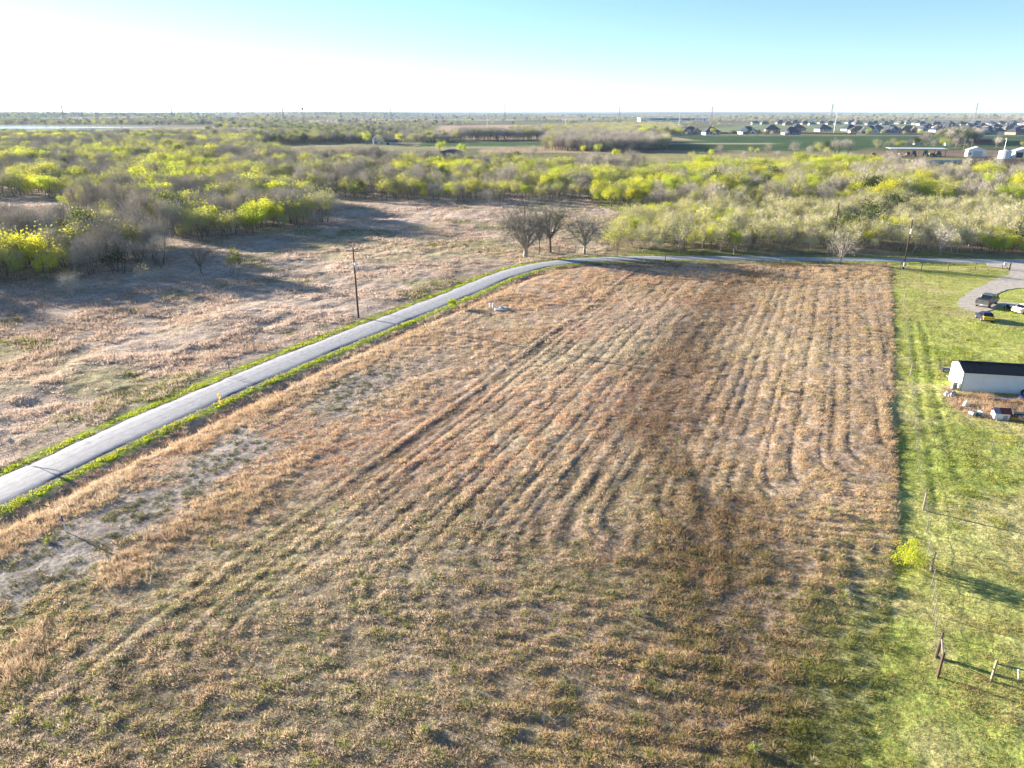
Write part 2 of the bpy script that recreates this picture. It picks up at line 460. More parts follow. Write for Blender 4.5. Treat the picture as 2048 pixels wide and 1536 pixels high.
# ------------------------------------------------------------------ road, lane, drive, lake
def ribbon(path, hw, z, uvcross=5):
    vs, fs, off = [], [], []
    P = [Vector((p[0], p[1], 0)) for p in path]
    for i, p in enumerate(P):
        d = (P[min(i + 1, len(P) - 1)] - P[max(i - 1, 0)]).normalized(); n = Vector((d.y, -d.x, 0))
        for k in range(uvcross):
            t = k / (uvcross - 1) * 2 - 1
            e = 0.18 * (math.sin(i * 2.1 + 7 * t) + math.sin(i * .73)) if abs(t) == 1 else 0
            q = p + n * (t * hw + e * t)
            vs.append((q.x, q.y, z - 0.07 * t * t - (0.10 if abs(t) == 1 else 0))); off.append(t)
    for i in range(len(P) - 1):
        for k in range(uvcross - 1):
            a = i * uvcross + k
            fs.append((a, a + 1, a + 1 + uvcross, a + uvcross))
    return np.array(vs), np.array(fs), np.array(off)
def road_mat():
    m, nt, out = mat_new('worn_asphalt'); L = nt.links.new
    b = N(nt, 'BsdfPrincipled'); b.inputs['Roughness'].default_value = .75; b.inputs['Specular IOR Level'].default_value = .35
    a = N(nt, 'Attribute'); a.attribute_name = 'tint'      # red: position across the road, green: distance along
    sx = N(nt, 'SeparateColor'); L(a.outputs['Color'], sx.inputs[0])
    cb = N(nt, 'CombineXYZ')
    mu = N(nt, 'Math', operation='MULTIPLY'); mu.inputs[1].default_value = 14; L(sx.outputs[0], mu.inputs[0]); L(mu.outputs[0], cb.inputs[0])
    m2 = N(nt, 'Math', operation='MULTIPLY'); m2.inputs[1].default_value = 1.2; L(sx.outputs[1], m2.inputs[0]); L(m2.outputs[0], cb.inputs[1])
    st = N(nt, 'TexNoise'); st.inputs['Scale'].default_value = 1.0; st.inputs['Detail'].default_value = 4; L(cb.outputs[0], st.inputs['Vector'])
    rp = N(nt, 'ValToRGB'); e = rp.color_ramp.elements
    e[0].position = .30; e[0].color = (.29, .30, .32, 1); e[1].position = .68; e[1].color = (.43, .435, .455, 1)
    L(st.outputs['Fac'], rp.inputs[0])
    # wheel tracks, the worn crown and a darker band along the right edge
    wv = N(nt, 'ValToRGB'); wv.color_ramp.interpolation = 'B_SPLINE'; el = wv.color_ramp.elements
    el[0].position = 0; el[0].color = (.72, .72, .72, 1); el[1].position = 1; el[1].color = (.42, .42, .44, 1)
    for p, c in ((.08, 1.0), (.25, .98), (.46, .97), (.5, .62), (.54, .97), (.72, .80), (.78, 1.0), (.87, .9), (.92, .50)):
        q = el.new(p); q.color = (c, c, c, 1)
    L(sx.outputs[0], wv.inputs[0])
    mx = N(nt, 'MixRGB', blend_type='MULTIPLY'); mx.inputs[0].default_value = 1; L(rp.outputs[0], mx.inputs[1]); L(wv.outputs[0], mx.inputs[2])
    ge = N(nt, 'NewGeometry'); fn = N(nt, 'TexNoise'); fn.inputs['Scale'].default_value = 9; fn.inputs['Detail'].default_value = 6; L(ge.outputs['Position'], fn.inputs['Vector'])
    r = N(nt, 'MapRange'); r.inputs[1].default_value = .3; r.inputs[2].default_value = .7; r.inputs[3].default_value = .8; r.inputs[4].default_value = 1.15; L(fn.outputs['Fac'], r.inputs[0])
    v = N(nt, 'VectorMath', operation='SCALE'); L(mx.outputs[0], v.inputs[0]); L(r.outputs[0], v.inputs['Scale'])
    bp = N(nt, 'Bump'); bp.inputs['Strength'].default_value = .25; bp.inputs['Distance'].default_value = .02; L(fn.outputs['Fac'], bp.inputs['Height']); L(bp.outputs[0], b.inputs['Normal'])
    L(v.outputs[0], b.inputs['Base Color']); L(b.outputs[0], out.inputs[0])
    return m
def resample(path, step):
    out = [path[0]]; acc = 0
    for a, b in zip(path[:-1], path[1:]):
        d = math.hypot(b[0] - a[0], b[1] - a[1]); n = max(1, int(d / step))
        out += [(a[0] + (b[0] - a[0]) * k / n, a[1] + (b[1] - a[1]) * k / n) for k in range(1, n + 1)]
    return out
RP_ = resample(ROAD, 1.5)
rv, rf_, ro = ribbon(RP_, ROAD_HW, 0.12, 9)
al = np.cumsum([0] + [math.hypot(b[0] - a[0], b[1] - a[1]) for a, b in zip(RP_[:-1], RP_[1:])])
rc = np.zeros((len(rv), 3)); rc[:, 0] = ro * .5 + .5; rc[:, 1] = np.repeat(al, 9)
road = link('country_road', mesh_np('country_road', rv, rf_, [road_mat()], tint=rc, smooth_=True))
tag(road, 'worn grey two lane country road curving right behind the field', kind='structure')
M_TAR = flat('tar', (.07, .07, .075), .5, var=.3)
for px, py in ((82, 945), (487, 760), (795, 636)):       # tar sealed cracks across the road
    cx, cy = G(px, py); i = min(range(len(RP_)), key=lambda k: (RP_[k][0] - cx) ** 2 + (RP_[k][1] - cy) ** 2)
    d = (Vector(RP_[i + 1]) - Vector(RP_[i - 1])).normalized(); n = Vector((d.y, -d.x)); mb = MB(); base = Vector(RP_[i])
    pts = [base + n * (t * 2.45) + d * (.12 * math.sin(t * 3 + px)) for t in np.linspace(-1, 1, 9)]
    tz = [0.128 - .07 * t * t + .012 for t in np.linspace(-1, 1, 9)]
    for a, b, z0, z1 in zip(pts[:-1], pts[1:], tz[:-1], tz[1:]):
        o = d * .03
        mb.add([(*(a - o), z0), (*(b - o), z1), (*(b + o), z1), (*(a + o), z0)], [(0, 1, 2, 3)])
    mb.build('tar_seam', M_TAR, road)

def sheet(name, poly, z, mat, label, step=1.0):
    bm = bmesh.new(); vs = [bm.verts.new((p[0], p[1], z)) for p in poly]; f = bm.faces.new(vs)
    bmesh.ops.triangulate(bm, faces=[f]); me = bpy.data.meshes.new(name); bm.to_mesh(me); bm.free(); me.materials.append(mat)
    o = link(name, me)
    if me.polygons and me.polygons[0].normal.z < 0: me.flip_normals()
    return tag(o, label, kind='structure')
def gravel_mat():
    m, nt, out = mat_new('caliche_gravel'); L = nt.links.new
    b = N(nt, 'BsdfPrincipled'); b.inputs['Roughness'].default_value = .95
    ge = N(nt, 'NewGeometry'); a = N(nt, 'TexNoise'); a.inputs['Scale'].default_value = 1.1; a.inputs['Detail'].default_value = 8; a.inputs['Roughness'].default_value = .7
    L(ge.outputs['Position'], a.inputs['Vector']); rp = N(nt, 'ValToRGB'); e = rp.color_ramp.elements
    e[0].position = .32; e[0].color = (.26, .23, .19, 1); e[1].position = .66; e[1].color = (.50, .46, .40, 1)
    L(a.outputs['Fac'], rp.inputs[0]); L(rp.outputs[0], b.inputs['Base Color'])
    bp = N(nt, 'Bump'); bp.inputs['Strength'].default_value = .5; bp.inputs['Distance'].default_value = .05; L(a.outputs['Fac'], bp.inputs['Height']); L(bp.outputs[0], b.inputs['Normal'])
    L(b.outputs[0], out.inputs[0]); return m
def fuzz(poly, amp=.35, step=1.2):
    P = resample(list(poly) + [poly[0]], step)[:-1]
    return [(x + amp * (vn(x, y, 1.3, 3) - .5) * 2, y + amp * (vn(x, y, 1.3, 4) - .5) * 2) for x, y in P]
M_GRAVEL = gravel_mat()
sheet('gravel_drive', fuzz(DRIVE), 0.065, M_GRAVEL, 'pale gravel drive joining the lane beside the pasture')
def water_mat():
    m, nt, out = mat_new('water'); b = N(nt, 'BsdfPrincipled'); b.inputs['Base Color'].default_value = (.05, .07, .08, 1); b.inputs['Roughness'].default_value = .12
    b.inputs['IOR'].default_value = 1.33
    ge = N(nt, 'NewGeometry'); a = N(nt, 'TexNoise'); a.inputs['Scale'].default_value = .25; a.inputs['Detail'].default_value = 5; nt.links.new(ge.outputs['Position'], a.inputs['Vector'])
    bp = N(nt, 'Bump'); bp.inputs['Strength'].default_value = .15; bp.inputs['Distance'].default_value = .3; nt.links.new(a.outputs['Fac'], bp.inputs['Height']); nt.links.new(bp.outputs[0], b.inputs['Normal'])
    nt.links.new(b.outputs[0], out.inputs[0]); return m
sheet('lake', LAKE, 0.3, water_mat(), 'pale lake glinting in front of the far hills')

# ------------------------------------------------------------------ grass
def tufts(name, x, y, z, h, r, tint, nb, w, lean, mat, seed):
    """n tufts, nb blades each; every blade one thin triangle"""
    rg = np.random.default_rng(seed); n = len(x)
    lum = tint.mean(1, keepdims=True); tint = np.clip(lum + (tint - lum) * 1.2, .01, 1)
    def e(a): return np.repeat(np.broadcast_to(np.asarray(a, float), (n,)), nb)
    m = n * nb
    an = rg.random(m) * 2 * np.pi; rr = np.sqrt(rg.random(m)) * e(r)
    bx = e(x) + np.cos(an) * rr; by = e(y) + np.sin(an) * rr; bz = e(z) - 0.03
    hh = e(h) * (.55 + .6 * rg.random(m))
    la = an + (rg.random(m) - .5) * 1.6; ll = hh * e(lean) * (.3 + rg.random(m))
    tx = bx + np.cos(la) * ll; ty = by + np.sin(la) * ll; tz = bz + hh
    fa = rg.random(m) * np.pi; ww = e(w) * (.7 + .6 * rg.random(m))
    ox = np.cos(fa) * ww; oy = np.sin(fa) * ww
    co = np.empty((m, 3, 3)); co[:, 0] = np.stack([bx - ox, by - oy, bz], 1); co[:, 1] = np.stack([bx + ox, by + oy, bz], 1); co[:, 2] = np.stack([tx, ty, tz], 1)
    c = np.repeat(tint, nb, 0) * (.72 + .56 * rg.random(m))[:, None]
    c3 = np.repeat(c, 3, 0).reshape(m, 3, 3).copy(); c3[:, :2] *= .9
    me = mesh_np(name, co.reshape(-1, 3), np.arange(m * 3).reshape(m, 3), [mat], tint=c3.reshape(-1, 3))
    return link(name, me)
M_GRASS = leafy('dry_grass', 'vertex', .38)
M_GREEN = leafy('green_grass', 'vertex', .45)
# candidate points, thinning with distance
def scatter(n, y0, y1, seed, pw=0.5):
    rg = np.random.default_rng(seed); t = rg.random(n)
    y = (y0 ** pw + t * (y1 ** pw - y0 ** pw)) ** (1 / pw)
    x = (rg.random(n) * 2 - 1) * (y * .80 + 9)
    return x, y, rg
def zone_masks(x, y):
    rd = road_right(x, y); rf = right_of_field(x, y); dr = polydist(DRIVE, x, y)
    off = (np.abs(rd) > ROAD_HW + .15) & (dr > .2)
    field = off & (rd > 4.2) & (rf < 0) & (y < 151.5)
    past = off & (rf >= 0) & (rd > 3.4) & (y < 152)
    mead = off & (rd < -4.2)
    return rd, rf, dr, off, field, past, mead
def pal(cols, t):
    cols = np.asarray(cols, float); t = np.clip(t, 0, .9999) * (len(cols) - 1); i = t.astype(int); f = (t - i)[:, None]
    return cols[i] * (1 - f) + cols[i + 1] * f

# the mown field
x, y, rg = scatter(165000, 24, 152, 1)
rd, rf, dr, off, field, past, mead = zone_masks(x, y)
soilk = soil_mask(x, y, rd)
clump = lumps(x, y)        # the lumps of the ground
keep = field & (rg.random(len(x)) < .72 + .6 * smooth(.35, .65, clump)) & (rg.random(len(x)) > soilk * .93)
x, y, rd, rf, clump, soilk = [a[keep] for a in (x, y, rd, rf, clump, soilk)]
amp, r = rows(x, y); dk = dusk(x, y)
n = len(x); d = np.hypot(x, y)
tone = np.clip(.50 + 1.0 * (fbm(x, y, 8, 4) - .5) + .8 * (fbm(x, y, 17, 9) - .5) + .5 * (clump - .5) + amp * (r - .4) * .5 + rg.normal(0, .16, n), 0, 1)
tint = pal([(.41, .325, .235), (.57, .455, .335), (.69, .565, .425), (.77, .66, .51)], tone)
u_, w_ = row_uw(x, y)
rosy = smooth(.30, .50, fbm(x, y, 24, 6)) * smooth(48, 66, y) * smooth(56, 40, u_) + .25 * smooth(90, 70, d)
tint = mixc(tint, tint * np.array((1.06, .89, .83)), np.clip(rosy, 0, 1))
tint = mixc(tint, tint * np.array((1.0, .97, .84)), smooth(44, 56, u_))
orange = smooth(.50, .66, fbm(x, y, 22, 6)) * smooth(85, 105, y) + smooth(27, 18, rd) * .6
tint = mixc(tint, (.60, .40, .23), np.clip(orange, 0, 1) * .35)
gk = (.35 + .65 * smooth(.38, .66, fbm(x, y, 1.7, 7))) * (.12 + .30 * smooth(66, 36, y)) + .8 * smooth(-7, 0, rf + 3 * (fbm(x, y, 4, 3) - .5)) * smooth(52, 32, y) + .13 * smooth(50, 28, y)
grn = rg.random(n) < gk
tint[grn] = pal([(.24, .26, .09), (.36, .37, .14), (.44, .43, .19)], rg.random(grn.sum()))
tint = mixc(tint, tint * np.array((.62, .60, .58)), np.clip(dk * 1.1, 0, 1))
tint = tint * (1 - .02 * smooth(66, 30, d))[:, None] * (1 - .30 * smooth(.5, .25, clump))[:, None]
h = (.115 + .055 * smooth(.35, .7, clump)) * (.6 + .8 * rg.random(n)) * (.8 + .4 * amp * r) * (1 + .7 * dk)
h = h * (1 + .3 * smooth(-1.5, -.2, rf) * smooth(30, 45, y)) * np.where(rd < 24, 1.25, 1)
sp = np.clip(d / 55, 1, 2.6)
z = H(x, y)
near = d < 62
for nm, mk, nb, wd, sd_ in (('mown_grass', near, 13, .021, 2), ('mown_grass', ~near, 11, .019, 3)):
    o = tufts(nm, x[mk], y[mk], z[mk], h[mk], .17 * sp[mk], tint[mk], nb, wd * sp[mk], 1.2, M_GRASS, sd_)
    tag(o, 'dry tan and brown mown grass covering the %s part of the big field' % ('nearer' if sd_ == 2 else 'farther'), kind='stuff')
# dark rosettes on the bare strip
x, y, rg = scatter(70000, 24, 110, 14)
rd, rf, dr, off, field, past, mead = zone_masks(x, y)
keep = field & (rg.random(len(x)) < soil_mask(x, y, rd) * smooth(.42, .56, vn(x, y, .75, 9)))
x, y = x[keep], y[keep]; n = len(x); d = np.hypot(x, y)
tint = pal([(.09, .095, .055), (.16, .165, .08), (.26, .25, .12), (.36, .33, .19)], rg.random(n))
tag(tufts('rosette_weeds', x, y, H(x, y), .13 + .10 * rg.random(n), .17, tint, 18, .017 * np.clip(d / 55, 1, 2), 1.0, M_GRASS, 15), 'small dark weed rosettes dotted over the bare grey soil strip', kind='stuff')

# tall bunch grass: orange fountains between the road and the rows, the ditch bank, round the shed
x, y, rg = scatter(95000, 24, 156, 4)
rd, rf, dr, off, field, past, mead = zone_masks(x, y)
bn = fbm(x, y, 5.0, 5)
st = np.exp(-((rd - 8.2) / 1.9) ** 2) * 1.3 + np.exp(-((rd - 20.5 - 3 * (fbm(x, y, 20, 3) - .5)) / 2.8) ** 2) * .9 * smooth(.4, .55, fbm(x, y, 14, 6)) + .45 * smooth(34, 15, rd) * smooth(80, 100, y) + .8 * smooth(146, 150, y)
jk = polydist(JUNK, x, y) < -.25
edge = field & (rf > -.9) & (y > 41) & (rg.random(len(x)) < .35)
sparse = (field & (rd > 26) & (rg.random(len(x)) < .010)) | edge
keep = (field & (rg.random(len(x)) < np.clip(st * smooth(.38, .54, bn), 0, 1))) | (jk & (rg.random(len(x)) < .95)) | sparse
x, y, rd, rf, jk, edge = [a[keep] for a in (x, y, rd, rf, jk, edge)]; n = len(x); d = np.hypot(x, y)
tint = pal([(.44, .34, .24), (.60, .46, .32), (.68, .54, .39), (.67, .57, .44)], np.clip(.5 + 1.6 * (fbm(x, y, 6, 3) - .5) + rg.normal(0, .2, n), 0, 1))
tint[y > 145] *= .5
h = np.where(jk, .72, .46) * (.6 + .7 * rg.random(n)) * np.where(rd > 26, .8, 1)
h = np.where(jk & (fbm(x, y, 2.5, 7) < .5), h * .45, h); h = np.where(edge, .17, h)
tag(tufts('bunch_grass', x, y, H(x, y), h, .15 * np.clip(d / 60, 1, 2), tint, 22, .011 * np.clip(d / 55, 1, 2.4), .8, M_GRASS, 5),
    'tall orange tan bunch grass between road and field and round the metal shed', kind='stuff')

# rough meadow beyond the road
x, y, rg = scatter(150000, 48, 330, 6, .35)
rd, rf, dr, off, field, past, mead = zone_masks(x, y)
cl = fbm(x, y, 4.5, 3)
wood = polydist(W_MID, x, y) < 1
keep = mead & (x < 50 + 0 * y) & ~inside(WOODS_ALL, x, y) & ~wood & (rg.random(len(x)) < .2 + 1.2 * smooth(.4, .6, cl))
x, y, rd, cl = [a[keep] for a in (x, y, rd, cl)]; n = len(x); d = np.hypot(x, y)
tint = pal([(.42, .33, .26), (.56, .445, .36), (.66, .54, .45), (.73, .62, .53)], np.clip(.5 + 1.2 * (fbm(x, y, 14, 5) - .5) + rg.normal(0, .2, n), 0, 1))
g2 = rg.random(n) < smooth(.58, .74, fbm(x, y, 11, 8)) * .5
tint[g2] = pal([(.16, .18, .06), (.30, .30, .10)], rg.random(g2.sum()))
h = (.20 + .30 * smooth(.42, .68, cl)) * (.7 + .6 * rg.random(n)); sp = np.clip(d / 60, 1, 3.4)
tag(tufts('meadow_grass', x, y, H(x, y), h, .17 * sp, tint, 9, .019 * sp, .9, M_GRASS, 7), 'rough pinkish tan bunch grass of the meadow across the road', kind='stuff')

LIMEP = gpoly((1988, 577), (2130, 572), (2130, 648), (2040, 642), (1990, 628), (1975, 640), (1940, 655), (1925, 640), (1985, 622))
# pasture right of the field
x, y, rg = scatter(150000, 24, 152, 8)
rd, rf, dr, off, field, past, mead = zone_masks(x, y)
ruts = np.minimum(pdist(TRACKS[0], x, y), pdist(TRACKS[1], x, y))
keep = past & (polydist(JUNK, x, y) > 0) & (rg.random(len(x)) < .35 + smooth(.38, .6, fbm(x, y, 1.6, 4)))
x, y, rd, rf, ruts = [a[keep] for a in (x, y, rd, rf, ruts)]; n = len(x); d = np.hypot(x, y)
tan = smooth(.38, .60, fbm(x, y, 7, 10)) * .7 + .35 * smooth(9, 0, rf) * smooth(45, 28, y) + .25 * smooth(95, 75, y) * smooth(.4, .6, fbm(x, y, 4, 2))
tint = pal([(.30, .33, .08), (.45, .48, .13), (.57, .57, .20)], np.clip(.5 + rg.normal(0, .25, n) + (fbm(x, y, 5, 6) - .5), 0, 1))
tt = rg.random(n) < tan
tint[tt] = pal([(.44, .36, .19), (.58, .50, .30)], rg.random(tt.sum()))
tint = mixc(tint, tint * np.array((.75, .88, .75)), smooth(.5, .2, ruts))
lime = smooth(2.5, -2.5, polydist(LIMEP, x, y)) + smooth(146, 150, y)
tint = mixc(tint, (.44, .54, .06), np.clip(lime, 0, 1) * .8)
sp = np.clip(d / 50, 1, 2.6)
tag(tufts('pasture_grass', x, y, H(x, y), (.07 + .08 * rg.random(n)) * (1 + .8 * smooth(.5, .7, fbm(x, y, 2, 9))), .16 * sp, tint, 8, .019 * sp, 1.0, M_GREEN, 9),
    'short green pasture grass right of the field', kind='stuff')

# bright green verge along both sides of the road
x, y, rg = scatter(170000, 36, 170, 10, .4)
rd = road_right(x, y); ar = np.abs(rd)
keep = (ar > ROAD_HW - .05) & (ar < ROAD_HW + 1.15 + 1.0 * (fbm(x, y, 3, 4) - .5)) & (polydist(DRIVE, x, y) > .2) & (rg.random(len(x)) < .5 + smooth(.4, .55, fbm(x, y, 2, 5)))
keep &= (x < 40) | (rd > 0) | (rg.random(len(x)) < .4)
x, y, ar = x[keep], y[keep], ar[keep]; n = len(x); d = np.hypot(x, y)
tint = pal([(.29, .36, .04), (.48, .55, .07), (.60, .64, .11)], rg.random(n)); br = rg.random(n) < .2
tint[br] = (.38, .29, .16)
sp = np.clip(d / 55, 1, 2.4)
tag(tufts('verge_grass', x, y, H(x, y), (.12 + .16 * rg.random(n)), .15 * sp, tint, 10, .018 * sp, .8, M_GREEN, 11), 'lush bright green grass lining both edges of the road', kind='stuff')

# ------------------------------------------------------------------ trees
def bark_mat(name, c):
    return flat(name, c, .9, var=.4, scale=2.0, spec=.1)
M_BARK = bark_mat('bark', (.17, .145, .12)); M_PALE = bark_mat('pale_bark', (.40, .36, .31))
M_TWIG_O = leafy('twigs', 'object', .12); M_TWIG_I = leafy('twigs_of_wood', 'instancer', .12)
M_LEAF_O = leafy('leaves', 'object', .5); M_LEAF_I = leafy('leaves_of_wood', 'instancer', .5)

class TreeGen:
    """one tree of unit design: trunk tubes, and a crown of twigs (thin blades) and leaves (small faces)"""
    def __init__(s, seed, height, radius, stems=1, fork=.3, limbs=7, twigs=700, leaves=0, leaf=.16, twig_w=.016, twig_l=.8, round_=.75, low=.25, r0=.12, gap=.25):
        s.rg = rg = np.random.default_rng(seed); s.tube = MB()
        s.height = height; segs = []
        ctr = np.array((0, 0, height * (low + (1 - low) * .52))); ext = np.array((radius, radius, height * (1 - low) * .5))
        for k in range(stems):
            a = rg.random() * 6.28; lean = (0 if stems == 1 else .25) + .12 * rg.random()
            base = np.array((math.cos(a), math.sin(a), 0)) * (0 if stems == 1 else .18 * radius)
            fp = base + np.array((math.cos(a) * lean * height * fork, math.sin(a) * lean * height * fork, height * fork))
            rr = r0 * (1 if stems == 1 else .62)
            s.tube.tube(base - np.array((0, 0, .3)), fp, rr * 1.15, rr * .8, 6)
            nl = max(2, limbs // stems)
            for j in range(nl):
                t = rg.random() * 6.28 if stems == 1 else a + (rg.random() - .5) * 3
                up = .06 + .88 * rg.random()
                end = ctr + ext * np.array((math.cos(t) * math.sqrt(1 - up * up * .8), math.sin(t) * math.sqrt(1 - up * up * .8), up)) * (.62 + .25 * rg.random())
                mid = fp * .55 + end * .45 + rg.normal(0, .07, 3) * radius + np.array((0, 0, .05 * height))
                s.tube.tube(fp, mid, rr * .55, rr * .34, 4, False); s.tube.tube(mid, end, rr * .34, rr * .08, 4, False)
                segs += [(fp, mid), (mid, end), (mid, end)]
                for q in range(3):
                    b0 = mid + (end - mid) * rg.random() * .7
                    e2 = b0 + rg.normal(0, 1, 3) * radius * .28 + np.array((0, 0, .08 * height))
                    s.tube.tube(b0, e2, rr * .16, rr * .05, 3, False); segs += [(b0, e2), (b0, e2)]
        # clump centres: the crown is uneven
        nc = 9 + int(rg.random() * 5); th = rg.random(nc) * 6.28; ph = rg.uniform(-.55, 1, nc)
        cen = ctr + ext * np.stack([np.cos(th) * np.sqrt(1 - ph * ph * .9), np.sin(th) * np.sqrt(1 - ph * ph * .9), ph], 1) * rg.uniform(.35, .78, (nc, 1))
        cr = radius * rg.uniform(.28, .52, nc)
        s.cen, s.cr, s.ctr, s.ext = cen, cr, ctr, ext
        # twigs start on the branches and point outward and up
        sg = np.array([(a, b) for a, b in segs]); i = rg.integers(0, len(sg), twigs); t = rg.random((twigs, 1))
        p = sg[i, 0] * (1 - t) + sg[i, 1] * t
        half = rg.random(twigs) < .6; ci = rg.integers(0, nc, twigs)
        q = cen[ci] + rg.normal(0, 1, (twigs, 3)) * cr[ci][:, None] * .6
        p = np.where(half[:, None], q, p)
        d = (p - ctr) / ext; d /= np.linalg.norm(d, axis=1)[:, None] + 1e-6
        d = d * .7 + rg.normal(0, .55, (twigs, 3)) + np.array((0, 0, .45)); d /= np.linalg.norm(d, axis=1)[:, None] + 1e-6
        ln = twig_l * rg.uniform(.5, 1.3, (twigs, 1)); tip = p + d * ln
        o = np.cross(d, rg.normal(0, 1, (twigs, 3))); o /= np.linalg.norm(o, axis=1)[:, None] + 1e-6; o *= twig_w
        s.tw = np.stack([p - o, p + o, tip], 1).reshape(-1, 3)
        # leaves in the clumps and at twig tips
        if leaves:
            ci = rg.integers(0, nc, leaves); dirs = rg.normal(0, 1, (leaves, 3)); dirs /= np.linalg.norm(dirs, axis=1)[:, None]
            pl = cen[ci] + dirs * cr[ci][:, None] * (rg.random((leaves, 1)) ** .45)
            k = rg.random(leaves) < .25; pl[k] = tip[rg.integers(0, twigs, k.sum())]
            pl[:, 2] = np.maximum(pl[:, 2], .12 * height)
            a1 = rg.normal(0, 1, (leaves, 3)); a1 /= np.linalg.norm(a1, axis=1)[:, None]; a2 = np.cross(a1, rg.normal(0, 1, (leaves, 3))); a2 /= np.linalg.norm(a2, axis=1)[:, None] + 1e-6
            lz = leaf * rg.uniform(.6, 1.4, (leaves, 1))
            s.lf = np.stack([pl - a1 * lz * .5 - a2 * lz * .35, pl + a1 * lz * .5 - a2 * lz * .2, pl + a2 * lz * .6], 1).reshape(-1, 3)
        else: s.lf = np.zeros((0, 3))
    def trunk_mesh(s, mat): return s.tube.mesh('trunk', mat)
    def crown_mesh(s, twig_mat, leaf_mat, leaf_only_tint=True):
        co = np.concatenate([s.tw, s.lf]); f = np.arange(len(co)).reshape(-1, 3)
        mi = np.concatenate([np.zeros(len(s.tw) // 3, int), np.ones(len(s.lf) // 3, int)])
        return mesh_np('crown', co, f, [twig_mat, leaf_mat], mi)
    def joined_mesh(s, bark, twig_mat, leaf_mat):
        tv = np.array(s.tube.v); tf = []
        for q in s.tube.f:
            for k in range(1, len(q) - 1): tf.append((q[0], q[k], q[k + 1]))
        co = np.concatenate([tv, s.tw, s.lf]); n = len(tv)
        f = np.concatenate([np.array(tf), n + np.arange(len(s.tw) + len(s.lf)).reshape(-1, 3)])
        mi = np.concatenate([np.zeros(len(tf), int), np.ones(len(s.tw) // 3, int), np.full(len(s.lf) // 3, 2)])
        return mesh_np('wood_tree', co, f, [bark, twig_mat, leaf_mat], mi)

M_GREYTWIG = leafy('grey_twigs', 'object', .10)
def twig_const(name, c):
    m, nt, out = mat_new(name); d = N(nt, 'BsdfDiffuse'); oi = N(nt, 'ObjectInfo')
    hs = N(nt, 'HueSaturation'); hs.inputs['Color'].default_value = (*c, 1)
    r = N(nt, 'MapRange'); r.inputs[3].default_value = .7; r.inputs[4].default_value = 1.3
    nt.links.new(oi.outputs['Random'], r.inputs[0]); nt.links.new(r.outputs[0], hs.inputs['Value']); nt.links.new(hs.outputs[0], d.inputs[0]); nt.links.new(d.outputs[0], out.inputs[0])
    return m
M_TW = twig_const('bare_twigs', (.43, .385, .325))
M_TWL = twig_const('pale_twigs', (.47, .425, .34))
# kinds of tree: bare scrub, budding, leafed out, dark evergreen, sapling
SPEC = {
    'tall':  [dict(height=7.6, radius=2.4, stems=2, limbs=9, twigs=1500, leaves=70, leaf=.12, fork=.38, low=.33, r0=.13, twig_w=.019) for _ in range(4)],
    'bare':  [dict(height=6.2, radius=2.9, stems=3, limbs=9, twigs=1900, leaves=60, leaf=.12, fork=.16, low=.10, r0=.14, twig_w=.020) for _ in range(5)],
    'bud':   [dict(height=6.0, radius=2.7, stems=2, limbs=8, twigs=950, leaves=1000, leaf=.17, fork=.2, low=.15, r0=.13) for _ in range(4)],
    'leaf':  [dict(height=6.4, radius=2.8, stems=2, limbs=8, twigs=260, leaves=2900, leaf=.175, fork=.2, low=.12, r0=.14) for _ in range(4)],
    'dark':  [dict(height=6.6, radius=3.2, stems=2, limbs=8, twigs=200, leaves=2400, leaf=.21, fork=.15, low=.08, r0=.16) for _ in range(2)],
    'sapling': [dict(height=5.0, radius=1.7, stems=2, limbs=6, twigs=750, leaves=420, leaf=.13, fork=.25, low=.2, r0=.07, twig_l=.7, twig_w=.015) for _ in range(5)],
}
KIND_NAME = {'tall': 'bare_tree', 'bare': 'bare_tree', 'bud': 'budding_tree', 'leaf': 'leafy_tree', 'dark': 'evergreen_tree', 'sapling': 'slender_tree'}
GEN = {k: [TreeGen(100 + 13 * i + 31 * j, **sp) for i, sp in enumerate(v)] for j, (k, v) in enumerate(SPEC.items())}
TRUNK = {k: [g.trunk_mesh(M_PALE if k == 'sapling' else M_BARK) for g in v] for k, v in GEN.items()}
CROWN = {k: [g.crown_mesh(M_TWL if k == 'sapling' else M_TW, M_LEAF_O) for g in v] for k, v in GEN.items()}
LEAFCOL = {'tall': [(.26, .27, .07), (.32, .3, .11)], 'bare': [(.24, .25, .06), (.30, .28, .10)], 'bud': [(.50, .51, .08), (.40, .44, .07), (.56, .56, .09)], 'leaf': [(.58, .62, .05), (.46, .54, .06), (.64, .63, .06)],
           'dark': [(.07, .10, .03), (.10, .13, .04)], 'sapling': [(.56, .58, .09), (.62, .63, .07), (.50, .50, .12)]}
def put_tree(kind, x, y, label, group=None, scale=1.0, variant=None, rz=None, col=None, sxy=1.0, name=None, cat='tree', trunk=None):
    v = random.randrange(len(GEN[kind])) if variant is None else variant
    t = thing(name or KIND_NAME[kind], label, cat, (x, y, h1(x, y)), random.random() * 6.28 if rz is None else rz, group)
    t.scale = (scale * sxy, scale * sxy, scale)
    link('trunk', trunk or TRUNK[kind][v], t)
    c = link('crown', CROWN[kind][v], t)
    cc = col or random.choice(LEAFCOL[kind]); c.color = (*cc, 1)
    return t

